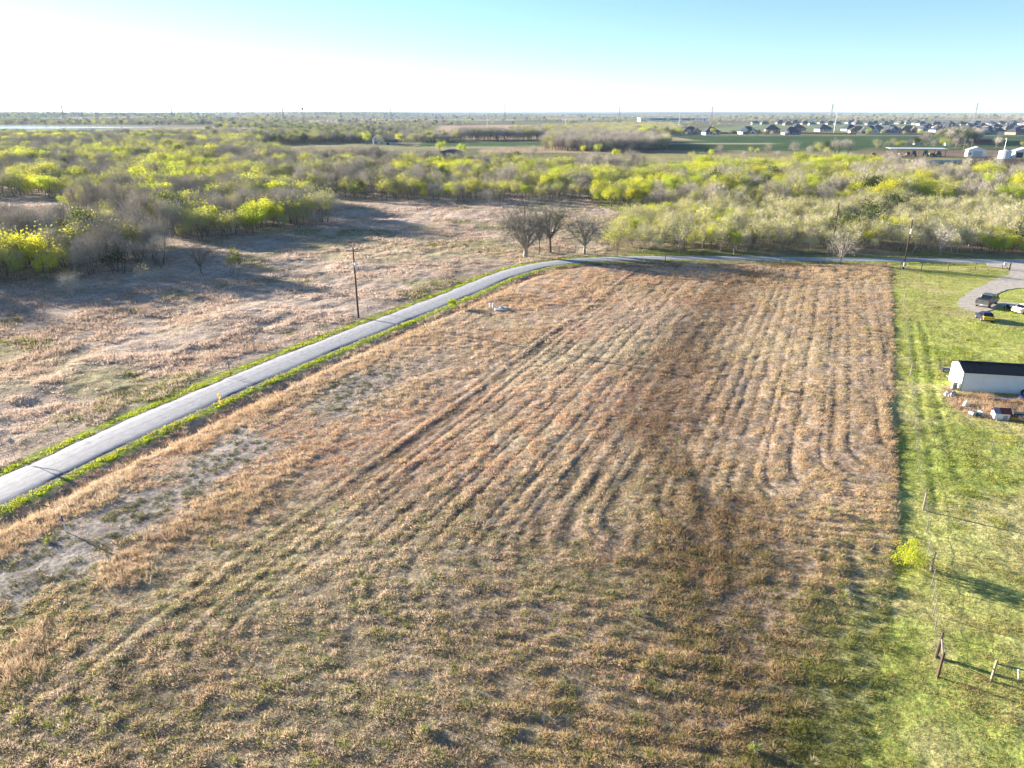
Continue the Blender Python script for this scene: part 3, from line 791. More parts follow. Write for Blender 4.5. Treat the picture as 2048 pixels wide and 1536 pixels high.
# --- the woods: positions
def poisson(poly, spacing, seed, ymax=1e9, xlim=.80):
    rg = np.random.default_rng(seed)
    xs_ = [p[0] for p in poly]; ys_ = [p[1] for p in poly]
    out = []
    x0, x1, y0, y1 = min(xs_), max(xs_), min(ys_), max(ys_)
    gx_ = np.arange(x0, x1, spacing); gy_ = np.arange(y0, y1, spacing)
    X, Y = np.meshgrid(gx_, gy_); X = X.ravel() + rg.uniform(-.48, .48, X.size) * spacing; Y = Y.ravel() + rg.uniform(-.48, .48, Y.size) * spacing
    k = inside(poly, X, Y) & (np.abs(X) < Y * xlim + 15) & (Y < ymax)
    return X[k], Y[k]
SPOTS = [(1230, 385, 50), (1205, 362, 38), (1650, 330, 80), (1725, 325, 45), (1560, 345, 55), (1850, 385, 32), (2030, 400, 38), (1400, 345, 65), (1300, 362, 45), (800, 384, 24), (560, 368, 34), (610, 352, 30),
         (232, 452, 34), (275, 525, 42), (15, 530, 42), (100, 350, 34), (40, 364, 26), (1100, 352, 50), (900, 345, 40), (1510, 405, 24), (1270, 440, 40), (1440, 470, 34), (1700, 445, 40), (1880, 440, 44), (2010, 470, 40), (330, 330, 24), (505, 440, 22), (640, 448, 16), (200, 305, 20), (1960, 360, 34)]
def to_px(x, y, z=3.0):
    a = y * math.cos(PITCH) + (CAM_H - z) * math.sin(PITCH); return 1024 + FPX * x / a, 768 + FPX * ((CAM_H - z) * math.cos(PITCH) - y * math.sin(PITCH)) / a
CLEAR = [gpoly((0, 480), (180, 486), (230, 470), (175, 448), (110, 414), (0, 402), (-300, 410), (-300, 490))]     # the clearing between the left woods
WOODS = []        # x, y, kind, scale
def plant(zone, poly, spacing, seed, mix, size=(.8, 1.25), clear=(), hole=.0, noise=24):
    X, Y = poisson(poly, spacing, seed); rg = np.random.default_rng(seed + 1)
    a = fbm(X, Y, noise, seed % 7, 2); b = vn(X, Y, noise * .45, seed % 5 + 3); c = rg.random(len(X)); sz = rg.uniform(*size, len(X)) * (.72 + .6 * vn(X, Y, noise * .5, 6)) * np.where(rg.random(len(X)) < .25, .6, .92)
    gap = vn(X, Y, noise * .7, 9)
    for cl in clear:
        k = ~inside(cl, X, Y); X, Y, a, b, c, sz, gap = [q[k] for q in (X, Y, a, b, c, sz, gap)]
    for x, y, aa, bb, cc, s, g in zip(X, Y, a, b, c, sz, gap):
        if g < hole: continue
        qx, qy = to_px(x, y); sp_ = max(math.exp(-(((qx - a) / r) ** 2 + ((qy - b) / (r * .42)) ** 2)) for a, b, r in SPOTS)
        v = (aa - .5) * 1.1 + (cc - .5) * .6 + (bb - .5) * .45 - .03 + .46 * sp_        # low: bare ... high: leafed out
        kind = mix[-1][1]
        for lim, kk in mix:
            if v < lim: kind = kk; break
        if kind not in ('dark', 'sapling') and cc > .985: kind = 'dark'
        WOODS.append((x, y, kind, s, zone))
plant('front', W_FRONT, 4.0, 21, [(.02, 'tall'), (.13, 'bare'), (.36, 'bud'), (9, 'leaf')], (1.0, 1.45))
plant('mid', W_MID, 4.2, 22, [(-.1, 'tall'), (.14, 'bare'), (.40, 'bud'), (9, 'leaf')], (1.0, 1.45))
plant('left', W_LEFT, 6.0, 23, [(.0, 'bare'), (.40, 'bud'), (9, 'leaf')], (1.0, 1.6), [W_MID] + CLEAR, .10, 38)
plant('centre', W_CENTRE, 5.2, 24, [(-.16, 'tall'), (.0, 'bare'), (.40, 'bud'), (9, 'leaf')], (1.0, 1.4), [], .06, 28)
plant('right', W_RIGHT, 5.2, 25, [(-.2, 'tall'), (-.06, 'bare'), (.26, 'bud'), (9, 'leaf')], (1.0, 1.5), [], .06, 28)
plant('sapling', W_SAPLING, 3.3, 26, [(.14, 'sapling'), (.34, 'bud'), (9, 'leaf')], (.95, 1.35), [], .10, 15)
WOODS = [(x, y, k, s * ({'bud': .72, 'leaf': .6}.get(k, 1) if zn == 'sapling' else 1), zn) for x, y, k, s, zn in WOODS]
# single roadside trees are placed below; keep the wood off them
WOODS.sort(key=lambda t: math.hypot(t[0], t[1]))
LAB = {'tall': 'tall bare tree with visible trunk', 'bare': 'bare grey twiggy tree', 'bud': 'grey tree budding pale yellow green', 'leaf': 'tree in bright yellow green leaf', 'dark': 'dark green evergreen tree', 'sapling': 'slender pale grey sapling'}
ZONE = {'front': 'in the near left wood before the meadow', 'mid': 'in the wood jutting into the meadow', 'left': 'in the wide woods on the left', 'centre': 'in the woods behind the meadow', 'right': 'in the woods behind the young thicket', 'sapling': 'in the young thicket behind the lane'}
cnt = {}; rest = []
LIMIT = {'tall': 130, 'bare': 220, 'bud': 160, 'leaf': 120, 'dark': 20, 'sapling': 280}
for x, y, k, s, zn in WOODS:
    if cnt.get(k, 0) < LIMIT[k] and abs(x) < y * .74 + 3:
        cnt[k] = cnt.get(k, 0) + 1
        put_tree(k, x, y, LAB[k] + ' ' + ZONE[zn], KIND_NAME[k].replace('_', ' ') + 's ' + ZONE[zn], s, sxy=random.uniform(.9, 1.25))
    else: rest.append((x, y, k, s))

# --- the far mass of the woods: instances of the same designs
def gn_scatter(name, pts, srcs, label):
    """pts: list of (x, y, z, variant, rot, scale, (r, g, b))"""
    me = bpy.data.meshes.new(name); n = len(pts)
    me.vertices.add(n); me.vertices.foreach_set('co', np.array([p[:3] for p in pts], np.float32).ravel())
    for an, ty, vals in (('vi', 'INT', [p[3] for p in pts]), ('rz', 'FLOAT', [p[4] for p in pts]), ('sc', 'FLOAT', [p[5] for p in pts])):
        a = me.attributes.new(an, ty, 'POINT'); a.data.foreach_set('value', np.array(vals, np.int32 if ty == 'INT' else np.float32))
    a = me.attributes.new('tint', 'FLOAT_COLOR', 'POINT'); a.data.foreach_set('color', np.array([(*p[6], 1) for p in pts], np.float32).ravel())
    o = link(name, me); ng = bpy.data.node_groups.new(name, 'GeometryNodeTree')
    ng.interface.new_socket('Geometry', in_out='INPUT', socket_type='NodeSocketGeometry'); ng.interface.new_socket('Geometry', in_out='OUTPUT', socket_type='NodeSocketGeometry')
    nn = ng.nodes.new; L = ng.links.new
    gi = nn('NodeGroupInput'); go = nn('NodeGroupOutput'); ip = nn('GeometryNodeInstanceOnPoints'); ip.inputs['Pick Instance'].default_value = True
    gj = nn('GeometryNodeGeometryToInstance')
    for s in reversed(srcs):
        oi = nn('GeometryNodeObjectInfo'); oi.inputs['Object'].default_value = s; oi.inputs['As Instance'].default_value = True
        L(oi.outputs['Geometry'], gj.inputs[0])
    def attr(an, ty):
        q = nn('GeometryNodeInputNamedAttribute'); q.data_type = ty; q.inputs['Name'].default_value = an; return q.outputs['Attribute']
    cx = nn('ShaderNodeCombineXYZ'); L(attr('rz', 'FLOAT'), cx.inputs[2])
    L(gi.outputs[0], ip.inputs['Points']); L(gj.outputs[0], ip.inputs['Instance']); L(attr('vi', 'INT'), ip.inputs['Instance Index'])
    L(cx.outputs[0], ip.inputs['Rotation']); L(attr('sc', 'FLOAT'), ip.inputs['Scale']); L(ip.outputs[0], go.inputs[0])
    md = o.modifiers.new('scatter', 'NODES'); md.node_group = ng
    return tag(o, label, kind='stuff')
SRC = []; SRC_I = {}
for k, v in GEN.items():
    for g in v[:3]:
        SRC_I.setdefault(k, []).append(len(SRC))
        o = bpy.data.objects.new('wood_source', g.joined_mesh(M_PALE if k == 'sapling' else M_BARK, M_TWL if k == 'sapling' else M_TW, M_LEAF_I)); SRC.append(o)
def tint_of(k):
    c = np.array(random.choice(LEAFCOL[k])) * random.uniform(.8, 1.15); return tuple(c)
xr = np.array([r[0] for r in rest]); yr = np.array([r[1] for r in rest]); zr = H(xr, yr)
pts = [(x, y, z, random.choice(SRC_I[k]), random.random() * 6.28, s, tint_of(k)) for (x, y, k, s), z in zip(rest, zr)]
gn_scatter('woodland', pts, SRC, 'grey and yellow green woodland spreading to the far fields')

# scattered trees and hedgerows far out
far = []
rg = np.random.default_rng(55)
n = 60000
t = rg.random(n); y = 640 * (5600 / 640) ** (t ** .8); x = (rg.random(n) * 2 - 1) * (y * .76 + 20)
dens = smooth(.53, .63, fbm(x * .5, y, 420, 4)) * .7 + smooth(.68, .72, fbm(x, y, 130, 6)) * .5 + np.exp(-(np.abs(((y * .97 + x * .24) % 520) - 260) / 11) ** 2) * .8
bad = np.zeros(n, bool)
for poly, col, soft in FIELDS: bad |= polydist(poly, x, y) < 6
bad |= inside(LAKE, x, y) | inside(W_LEFT, x, y) | inside(gpoly((-900, 276), (300, 274), (430, 262), (430, 251), (-900, 249)), x, y)
keep = (rg.random(n) < dens) & ~bad
x, y = x[keep], y[keep]; z = H(x, y)
pk = rg.choice(['bare', 'bare', 'bud', 'leaf', 'dark'], len(x), p=[.36, .14, .27, .13, .10])
pts = [(a, b, c - .2, random.choice(SRC_I[k]), random.random() * 6.28, random.uniform(.8, 1.5) * (1 + min(b, 4000) / 6500), tuple(np.array(tint_of(k)) * .8)) for a, b, c, k in zip(x, y, z, pk)]
gn_scatter('distant_trees', pts, SRC, 'scattered hedgerow and woodland trees on the distant plain')
print('TREES', cnt, len(rest), len(pts))

M_TWD = twig_const('brown_twigs', (.27, .25, .215))
# ------------------------------------------------------------------ single trees that stand out
def special(name, px, py, label, spec, leafcol, bark=None, twig=None, rz=0, kind=None, cat='tree'):
    g = TreeGen(**spec); x, y, z = at(px, py)
    t = thing(name, label, cat, (x, y, z), rz)
    link('trunk', g.trunk_mesh(bark or M_PALE), t)
    c = link('crown', g.crown_mesh(twig or M_TWD, M_LEAF_O), t); c.color = (*leafcol, 1)
    return t
OLIVE = (.13, .16, .035)
special('roadside_tree', 1051, 513, 'large spreading bare tree with pale trunk and dark green clumps at the road bend',
        dict(seed=3, height=10.8, radius=7.2, limbs=22, twigs=8000, leaves=900, leaf=.2, fork=.14, low=.14, r0=.5, twig_l=1.1, twig_w=.024), OLIVE)
special('roadside_tree', 1101, 506, 'upright bare tree with a dark trunk just right of the large roadside tree',
        dict(seed=8, height=10.6, radius=5.0, limbs=13, twigs=4600, leaves=700, leaf=.2, fork=.3, low=.25, r0=.3, twig_w=.023), OLIVE, M_BARK)
special('roadside_tree', 1078, 509, 'slim dark trunked bare tree between the large roadside tree and the gate',
        dict(seed=9, height=8, radius=2.2, limbs=6, twigs=600, leaves=60, fork=.35, low=.35, r0=.13, twig_w=.013), OLIVE, M_BARK)
special('roadside_tree', 1169, 508, 'low wide bare tree with grey trunk behind the lane fence',
        dict(seed=12, height=8.8, radius=5.8, limbs=16, twigs=5000, leaves=120, fork=.2, low=.15, r0=.3, twig_w=.023), OLIVE)
special('roadside_tree', 1358, 507, 'pale forked tree with olive leaf clumps on the edge of the thicket',
        dict(seed=15, height=8.2, radius=3.0, limbs=9, twigs=900, leaves=600, leaf=.2, fork=.28, low=.28, r0=.2), OLIVE)
special('lane_tree', 1681, 527, 'bushy bare tree with tangled pale twigs on the field side of the lane',
        dict(seed=18, height=6.6, radius=3.6, limbs=12, twigs=2300, leaves=70, fork=.12, low=.1, r0=.16, twig_w=.014), (.3, .32, .08), None, M_TWL)
special('lane_tree', 1468, 508, 'narrow tree in fresh green leaf at the edge of the thicket',
        dict(seed=19, height=6.0, radius=1.8, limbs=6, twigs=250, leaves=900, leaf=.2, fork=.25, low=.1, r0=.1), (.36, .44, .05))
special('lane_tree', 1880, 509, 'broad bare tree behind the lane opposite the pasture',
        dict(seed=27, height=6.8, radius=3.2, limbs=9, twigs=1300, leaves=50, fork=.15, low=.15, r0=.12), (.3, .3, .1), None, M_TWL)
special('meadow_tree', 403, 547, 'round crowned bare brown tree standing apart at the wood edge',
        dict(seed=21, height=6.3, radius=3.2, limbs=12, twigs=1900, leaves=120, fork=.2, low=.22, r0=.14), (.25, .22, .08), M_BARK)
special('meadow_tree', 473, 556, 'narrow olive leafed tree standing apart right of the wood edge',
        dict(seed=23, height=7.0, radius=1.4, limbs=6, twigs=300, leaves=700, leaf=.2, fork=.25, low=.15, r0=.08), (.22, .25, .05))
special('meadow_tree', 146, 592, 'small tree with white stems in front of the left wood',
        dict(seed=24, height=4.6, radius=2.3, stems=3, limbs=9, twigs=800, leaves=40, fork=.25, low=.25, r0=.14, twig_w=.013), (.3, .3, .1), None, M_TWL)
special('meadow_tree', 288, 574, 'thin bare sapling on the grassy bank before the wood',
        dict(seed=25, height=4.8, radius=1.9, limbs=7, twigs=650, leaves=30, fork=.25, low=.2, r0=.07, twig_w=.013), (.3, .3, .1))
special('meadow_tree', 980, 412, 'lone bare bush standing before the central wood',
        dict(seed=26, height=6.5, radius=3.4, limbs=9, twigs=1200, leaves=40, fork=.12, low=.05, r0=.14), (.3, .3, .1))
def shrub(px, py, label, h, r, col, n=900, leaf=.1, seed=1, name='green_shrub'):
    return special(name, px, py, label, dict(seed=seed, height=h, radius=r, stems=4, limbs=8, twigs=160, leaves=n, leaf=leaf, fork=.15, low=.0, r0=.035, twig_l=.35, twig_w=.008), col, M_BARK, cat='shrub')
LIME = (.42, .50, .05)
shrub(905, 619, 'bright green shrub on the right verge of the road', 1.9, 1.0, LIME, 1100, .13, 41)
shrub(1812, 1132, 'bright lime shrub in dry grass beside the pasture fence', 2.0, 1.3, (.54, .58, .06), 2200, .09, 42)
for i, (px, py, lab, h) in enumerate([(1273, 1232, 'small lime green sprout alone in the middle of the near field', .5), (1660, 1026, 'low lime green weed clump in the rows near the pasture', .45),
        (852, 1464, 'tiny yellow green weed at the bottom centre of the field', .35), (1692, 1192, 'lime weed clump near the lower right of the field', .4),
        (1512, 1500, 'pale green weed clump at the bottom right of the field', .5), (98, 1084, 'small green weed below the marker post', .4), (1205, 560, 'green weed at the shaded top edge of the field', .6),
        (1285, 578, 'yellowish weed clump near the top of the field', .7), (1737, 661, 'yellow green weed in the far right rows', .5), (1571, 782, 'yellow weed in the middle right rows', .4)]):
    shrub(px, py, lab, h, h * .75, (.42, .48, .06), 170, .07, 60 + i, 'weed_clump')
# hedgerow trees, far fields
ROWT = [('bud', 1383, 322, 'grey budding tree at the left of the scrub line below the far green field', 1.1), ('leaf', 1421, 314, 'small bright green round tree on the far meadow edge', .95), ('bare', 1438, 309, 'thin dark bare tree on the far hedge line', 1.2),
        ('bare', 1484, 319, 'brown vase shaped bush on the far meadow', .9), ('bud', 1501, 309, 'small olive tree on the far hedge line', 1.0), ('bud', 1514, 310, 'second small olive tree on the far hedge line', .9),
        ('bare', 1535, 308, 'greyish round tree on the far hedge line', 1.3), ('bare', 1553, 321, 'brown bush alone on the far meadow beside the thicket', 1.0), ('bare', 1588, 312, 'tall tan bare tree midway along the far hedge', 1.6),
        ('bare', 1618, 311, 'brown bush left of the far hedge clump', 1.2), ('bud', 1636, 311, 'olive tree at the left of the far hedge clump', 1.7), ('dark', 1655, 311, 'dark tree in the middle of the far hedge clump', 1.6),
        ('bud', 1651, 316, 'round yellow olive bush before the far hedge clump', 1.3), ('bare', 1672, 312, 'large bare tree in the far hedge clump', 1.9), ('bare', 1692, 312, 'rightmost bare tree of the far hedge clump', 1.9),
        ('bare', 1066, 312, 'round russet bush on the tan field', 1.3), ('leaf', 1232, 320, 'small bright tree beside the far field track', 1.2), ('leaf', 736, 289, 'bright green tree at the left of the farmhouse', 2.0),
        ('bud', 762, 291, 'bluish green tree in front of the farmhouse', 1.7), ('leaf', 798, 289, 'bright green tree at the right of the farmhouse', 1.8), ('leaf', 883, 306, 'yellow green tree left of the dark roofed barn', 1.6),
        ('leaf', 925, 311, 'bright yellow tree right of the dark roofed barn', 1.5), ('leaf', 1166, 309, 'yellow green bush at the left of the field track', 1.1), ('leaf', 1196, 308, 'larger yellow green bush on the field track', 1.3), ('leaf', 2030, 398, 'tall bright green tree at the right edge of the woods', 1.7),
        ('leaf', 690, 262, 'small bright tree in the woods near the farmhouse', 1.9), ('bare', 1850, 290, 'bare brown tree left of the far dark grove', 2.2)]
for k, px, py, lab, s in ROWT:
    x, y = G(px, py); put_tree(k, x, y, lab, None, s, name='field_tree', col=(.40, .33, .15) if 'brown' in lab or 'russet' in lab else None)
pts = []
def grove(poly, sp, seed, ks, sc):
    X, Y = poisson(poly, sp, seed); Z = H(X, Y)
    for x, y, z in zip(X, Y, Z):
        k = random.choice(ks); pts.append((x, y, z, random.choice(SRC_I[k]), random.random() * 6.28, random.uniform(*sc), tint_of(k)))
grove(gpoly((1085, 300), (1180, 304), (1290, 304), (1335, 299), (1335, 288), (1250, 278), (1110, 277)), 6.5, 71, ['bare', 'bare', 'bare', 'bud'], (1.3, 2.1))
grove(gpoly((905, 282), (1085, 281), (1085, 278), (905, 279)), 7, 72, ['bare', 'bare', 'bud'], (1.5, 2.4))
grove(gpoly((520, 290), (735, 285), (735, 262), (520, 262)), 8, 73, ['bare', 'bud', 'bud', 'bare', 'dark'], (1.3, 1.9))
grove(gpoly((1880, 288), (1950, 290), (1955, 281), (1875, 281)), 6, 74, ['bare', 'bare', 'dark'], (1.6, 2.3))
grove(gpoly((815, 286), (910, 284), (910, 279), (815, 280)), 7, 75, ['bare', 'bud'], (1.0, 1.5))
grove(gpoly((1010, 262), (1340, 272), (1360, 263), (1340, 250), (1190, 252)), 13, 76, ['bare', 'bud', 'bud'], (1.1, 1.7))
grove(gpoly((1210, 271), (1365, 272), (1365, 262), (1300, 255)), 11, 78, ['bare', 'bud', 'leaf'], (1.2, 1.9))
gn_scatter('field_groves', pts, SRC, 'grey groves and hedges between the far fields')

# ------------------------------------------------------------------ poles, wires, fences, signs
M_WOODPOLE = flat('creosoted_wood', (.085, .055, .04), .9, var=.4, scale=6); M_GREYWOOD = flat('weathered_wood', (.26, .22, .18), .9, var=.4, scale=8)
M_CEDAR = flat('brown_post', (.12, .085, .06), .9, var=.4, scale=8)
M_STEEL = flat('galvanised_steel', (.45, .46, .47), .5, .6, var=.2); M_TPOST = flat('t_post_steel', (.17, .165, .145), .7, .0, var=.3); M_WHITE = flat('white_paint', (.78, .78, .76), .5, var=.12)
M_WIRE = flat('wire', (.16, .16, .16), .5, .7, var=.1); M_PORC = flat('porcelain', (.6, .6, .58), .3, var=.1); M_BLACK = flat('black_rubber', (.02, .02, .022), .8, var=.2)
def utility_pole(px, py, hgt, label, arm=True, can=None, box=False, rz=0.0, lamp=False):
    x, y, z = at(px, py); t = thing('utility_pole', label, 'utility pole', (x, y, z), rz)
    MB().tube((0, 0, -.5), (0, 0, hgt), .16, .105, 10).build('pole', M_WOODPOLE, t)
    if arm:
        a = MB().box(-1.2, 1.2, -.06, .06, hgt - .62, hgt - .5).build('crossarm', M_GREYWOOD, t)
        for q in (-1.05, -.45, .45, 1.05): MB().tube((q, 0, hgt - .5), (q, 0, hgt - .3), .055, .04, 6).build('insulator', M_PORC, a)
    MB().tube((0, 0, hgt), (0, 0, hgt + .22), .06, .045, 6).build('top_insulator', M_PORC, t)
    if can is not None:
        c = MB().tube((.0, -.36, can), (.0, -.36, can + .85), .24, .24, 10).build('transformer', M_STEEL, t)
        MB().tube((.0, -.36, can + .85), (.0, -.36, can + 1.08), .05, .04, 6).build('bushing', M_PORC, c)
        MB().box(-.05, .05, -.2, 0, can + .2, can + .6).build('bracket', M_STEEL, c)
    if lamp:
        l = MB().tube((0, 0, lamp), (-.75, -.2, lamp + .25), .035, .03, 6).build('lamp_arm', M_STEEL, t)
        MB().tube((-.75, -.2, lamp + .28), (-.95, -.25, lamp + .2), .12, .26, 8).build('lamp_head', M_WHITE, l)
        MB().tube((.32, -.1, lamp - .2), (.32, -.1, lamp + .55), .2, .2, 8).build('transformer', M_WHITE, t)
    if box:
        MB().box(-.22, .22, -.42, -.17, .6, 1.5).build('meter_box', M_STEEL, t)
    return Vector((x, y, z)), hgt
pA = utility_pole(717, 636, 11.0, 'tall dark utility pole with crossarm and white lamp left of the road', lamp=8.2, rz=-.4)
pB = utility_pole(1049, 497, 10.6, 'utility pole half hidden behind the large roadside tree', arm=False)
pC = utility_pole(1662, 506, 11.3, 'plain brown utility pole rising from the thicket behind the lane', arm=False)
pD = utility_pole(1806, 538, 10.0, 'utility pole with grey transformer standing beside the lane fence', arm=False, can=7.2, box=True)
def wire(a, b, sag, r=.014, name='overhead_wire', label=None, n=12):
    mb = MB(); pts_ = []
    for i in range(n + 1):
        t = i / n; p = a.lerp(b, t); p.z -= sag * 4 * t * (1 - t); pts_.append(p)
    for p, q in zip(pts_[:-1], pts_[1:]): mb.tube(p, q, r, r, 4, False)
    return mb, tag(mb.build(name, M_WIRE), label, 'wire') if label else mb
def top(p, dz): return p[0] + Vector((0, 0, p[1] + dz))
for dz, lab in ((.15, 'upper power line strung between the two poles behind the lane'), (-1.3, 'lower power line strung between the two poles behind the lane')):
    wire(top(pC, dz), top(pD, dz), .7, .010, label=lab)
wire(top(pB, .15), top(pC, .15), 1.3, .008, label='long power line running from the bend to the thicket pole')
wire(top(pA, .15), top(pB, .15), 1.0, .008, label='power line running from the meadow pole to the bend')

def fence(name, label, posts, hts, strands=4, wr=.006, cat='fence'):
    """posts: (x, y, z, kind)"""
    c = posts[0]; t = thing(name, label, cat, (c[0], c[1], c[2]))
    for x, y, z, k in posts:
        dx, dy, dz = x - c[0], y - c[1], z - c[2]; lx, ly = (random.random() - .5) * .1, (random.random() - .5) * .1; hh = hts * random.uniform(.93, 1.07)
        if k == 't': MB().tube((dx, dy, dz - .3), (dx + lx, dy + ly, dz + hh), .03, .025, 4).build('post', M_TPOST, t)
        else: MB().tube((dx, dy, dz - .3), (dx + lx, dy + ly, dz + hh * 1.08), .085, .075, 7).build('post', M_CEDAR if k == 'c' else M_GREYWOOD, t)
    for s in range(strands):
        mb = MB()
        for p, q in zip(posts[:-1], posts[1:]):
            a = Vector((p[0] - c[0], p[1] - c[1], p[2] - c[2] + hts * (.25 + .7 * s / max(1, strands - 1)))); b = Vector((q[0] - c[0], q[1] - c[1], q[2] - c[2] + hts * (.25 + .7 * s / max(1, strands - 1))))
            mb.tube(a, b, wr, wr, 3, False)
        mb.build('wire', M_WIRE, t)
    return t
PF = [(1803, 536, 'w'), (1803, 552, 't'), (1804, 570, 't'), (1806, 589, 't'), (1808, 605, 'w'), (1810, 622, 't'), (1812, 647, 't'), (1814, 674, 't'), (1817, 717, 't'), (1821, 750, 'w'), (1825, 803, 't'), (1829, 859, 't'), (1832, 902, 't'),
      (1836, 945, 't'), (1846, 1020, 'w'), (1852, 1066, 't'), (1854, 1112, 't'), (1861, 1143, 'w'), (1862, 1172, 't'), (1865, 1199, 't'), (1866, 1231, 't'), (1869, 1264, 't'), (1871, 1315, 'c')]
fence('wire_fence', 'wire fence of thin steel posts dividing the field from the pasture', [(*at(a, b), k) for a, b, k in PF], 1.35, 4)
# braced corner
x0, y0, z0 = at(1871.5, 1315); x1, y1, z1 = at(1875, 1354)
t = thing('fence_brace', 'brown braced wooden fence end at the near pasture corner', 'fence brace', (x1, y1, z1))
a = Vector((x0 - x1, y0 - y1, z0 - z1)); b = Vector((0, 0, 0))
MB().tube(a + Vector((.12, .1, -.3)), a + Vector((.12, .1, 1.75)), .08, .07, 8).build('post', M_CEDAR, t); MB().tube((0, 0, -.3), (0, 0, 1.75), .085, .075, 8).build('post', M_CEDAR, t)
MB().tube(a + Vector((.12, .1, 1.35)), b + Vector((0, 0, 1.45)), .055, .05, 7).build('rail', M_GREYWOOD, t); MB().tube(a + Vector((.12, .1, .2)), b + Vector((0, 0, 1.3)), .02, .02, 5).build('brace_wire', M_WIRE, t)
# post and pipe rail
M_GPIPE = flat('green_pipe', (.05, .14, .12), .5, .2, var=.2)
x0, y0, z0 = at(1981.5, 1362); x1, y1 = G(2120, 1392)
t = thing('pipe_gate', 'pale wooden post carrying a dark green pipe rail at the right edge', 'gate', (x0, y0, z0))
MB().tube((0, 0, -.3), (0, 0, 1.5), .07, .065, 8).build('post', flat('pale_post', (.34, .29, .19), .9, var=.3, scale=8), t)
MB().tube((x1 - x0, y1 - y0, -.3), (x1 - x0, y1 - y0, 1.5), .085, .08, 8).build('post', M_GREYWOOD, t)
MB().tube((.08, 0, 1.22), (x1 - x0, y1 - y0, 1.22), .04, .04, 7).build('rail', M_GPIPE, t)
MB().tube((.08, 0, .5), (x1 - x0, y1 - y0, .5), .012, .012, 5).build('rail', M_GPIPE, t)
x0, y0, z0 = at(2039, 1360)
t = thing('pipe_stub', 'white pipe stub leaning in the grass at the right edge', 'pipe', (x0, y0, z0)); MB().tube((0, 0, -.2), (-.14, .1, .55), .035, .035, 8).build('pipe', M_WHITE, t); MB().tube((-.14, .1, .55), (-.16, .115, .62), .05, .05, 8).build('cap', M_WHITE, t)
# lane fence, road fences
fence('wire_fence', 'dark post fence along the lane beside the green verge', [(*at(1815 + i * 27, 541 - i * .35), 'c' if i % 2 else 't') for i in range(8)], 1.4, 3)
fence('wire_fence', 'sparse fence posts along the shaded top edge of the field', [(*at(a, b), 'c' if i % 3 == 0 else 't') for i, (a, b) in enumerate([(1022, 573), (1060, 553), (1105, 541), (1172, 533), (1215, 529), (1268, 527), (1330, 526), (1400, 527), (1480, 528), (1560, 530), (1640, 532), (1740, 535), (1800, 537)])], 1.3, 3)
def along(off, s0, s1, step):
    out = []
    P = [Vector(p) for p in RP_]
    for i in range(1, len(P) - 1):
        s = al[i]
        if s0 <= s <= s1 and (not out or s - out[-1][3] >= step):
            d = (P[i + 1] - P[i - 1]).normalized(); q = P[i] + Vector((d.y, -d.x)) * off; out.append((q.x, q.y, 0, s))
    return [(x, y, h1(x, y), 't') for x, y, _, s in out]
iA = min(range(len(RP_)), key=lambda k: (RP_[k][0] + 43) ** 2 + (RP_[k][1] - 53) ** 2)
iB = min(range(len(RP_)), key=lambda k: (RP_[k][0] - 2) ** 2 + (RP_[k][1] - 145) ** 2)
fence('wire_fence', 'thin fence along the meadow side of the country road', along(-6.2, al[iA], al[iB] - 12, 9), 1.25, 3, .005)
fence('wire_fence', 'thin fence along the field side of the country road', along(6.4, al[iA] - 12, al[iB] - 6, 9), 1.1, 3, .005)
fence('wire_fence', 'short cross fence in the pasture below the metal shed', [(*at(a, b), 't') for a, b in ((1982, 902), (2034, 906), (2090, 912))], 1.1, 3, .005)
fence('wire_fence', 'dark wooden fence under the roadside trees', [(*at(a, b), 'c') for a, b in ((1097, 505), (1118, 505), (1150, 507), (1190, 508), (1235, 509))], 1.3, 3)
x0, y0, z0 = at(1081, 506); t = thing('farm_gate', 'small grey tube gate beside the large roadside tree', 'gate', (x0, y0, z0), .1)
for q in (0, 1.9): MB().tube((q, 0, -.2), (q, 0, 1.4), .05, .05, 6).build('post', M_GREYWOOD, t)
for q in (.3, .6, .9, 1.2): MB().tube((.05, .02, q), (1.85, .02, q), .025, .025, 5).build('bar', M_STEEL, t)
x0, y0, z0 = at(2018, 541); t = thing('entrance_post', 'dark stout post at the mouth of the gravel drive', 'post', (x0, y0, z0)); MB().tube((0, 0, -.2), (0, 0, 1.5), .16, .13, 8).build('post', M_WOODPOLE, t); MB().tube((0, 0, .2), (-1.1, .2, 1.2), .05, .05, 6).build('brace', M_WOODPOLE, t)
x0, y0, z0 = at(2008, 538); t = thing('mailbox', 'white box on a short post beside the drive entrance', 'mailbox', (x0, y0, z0)); MB().tube((0, 0, -.2), (0, 0, .9), .05, .05, 6).build('post', M_GREYWOOD, t); MB().box(-.3, .3, -.18, .18, .9, 1.3).build('box', M_WHITE, t)

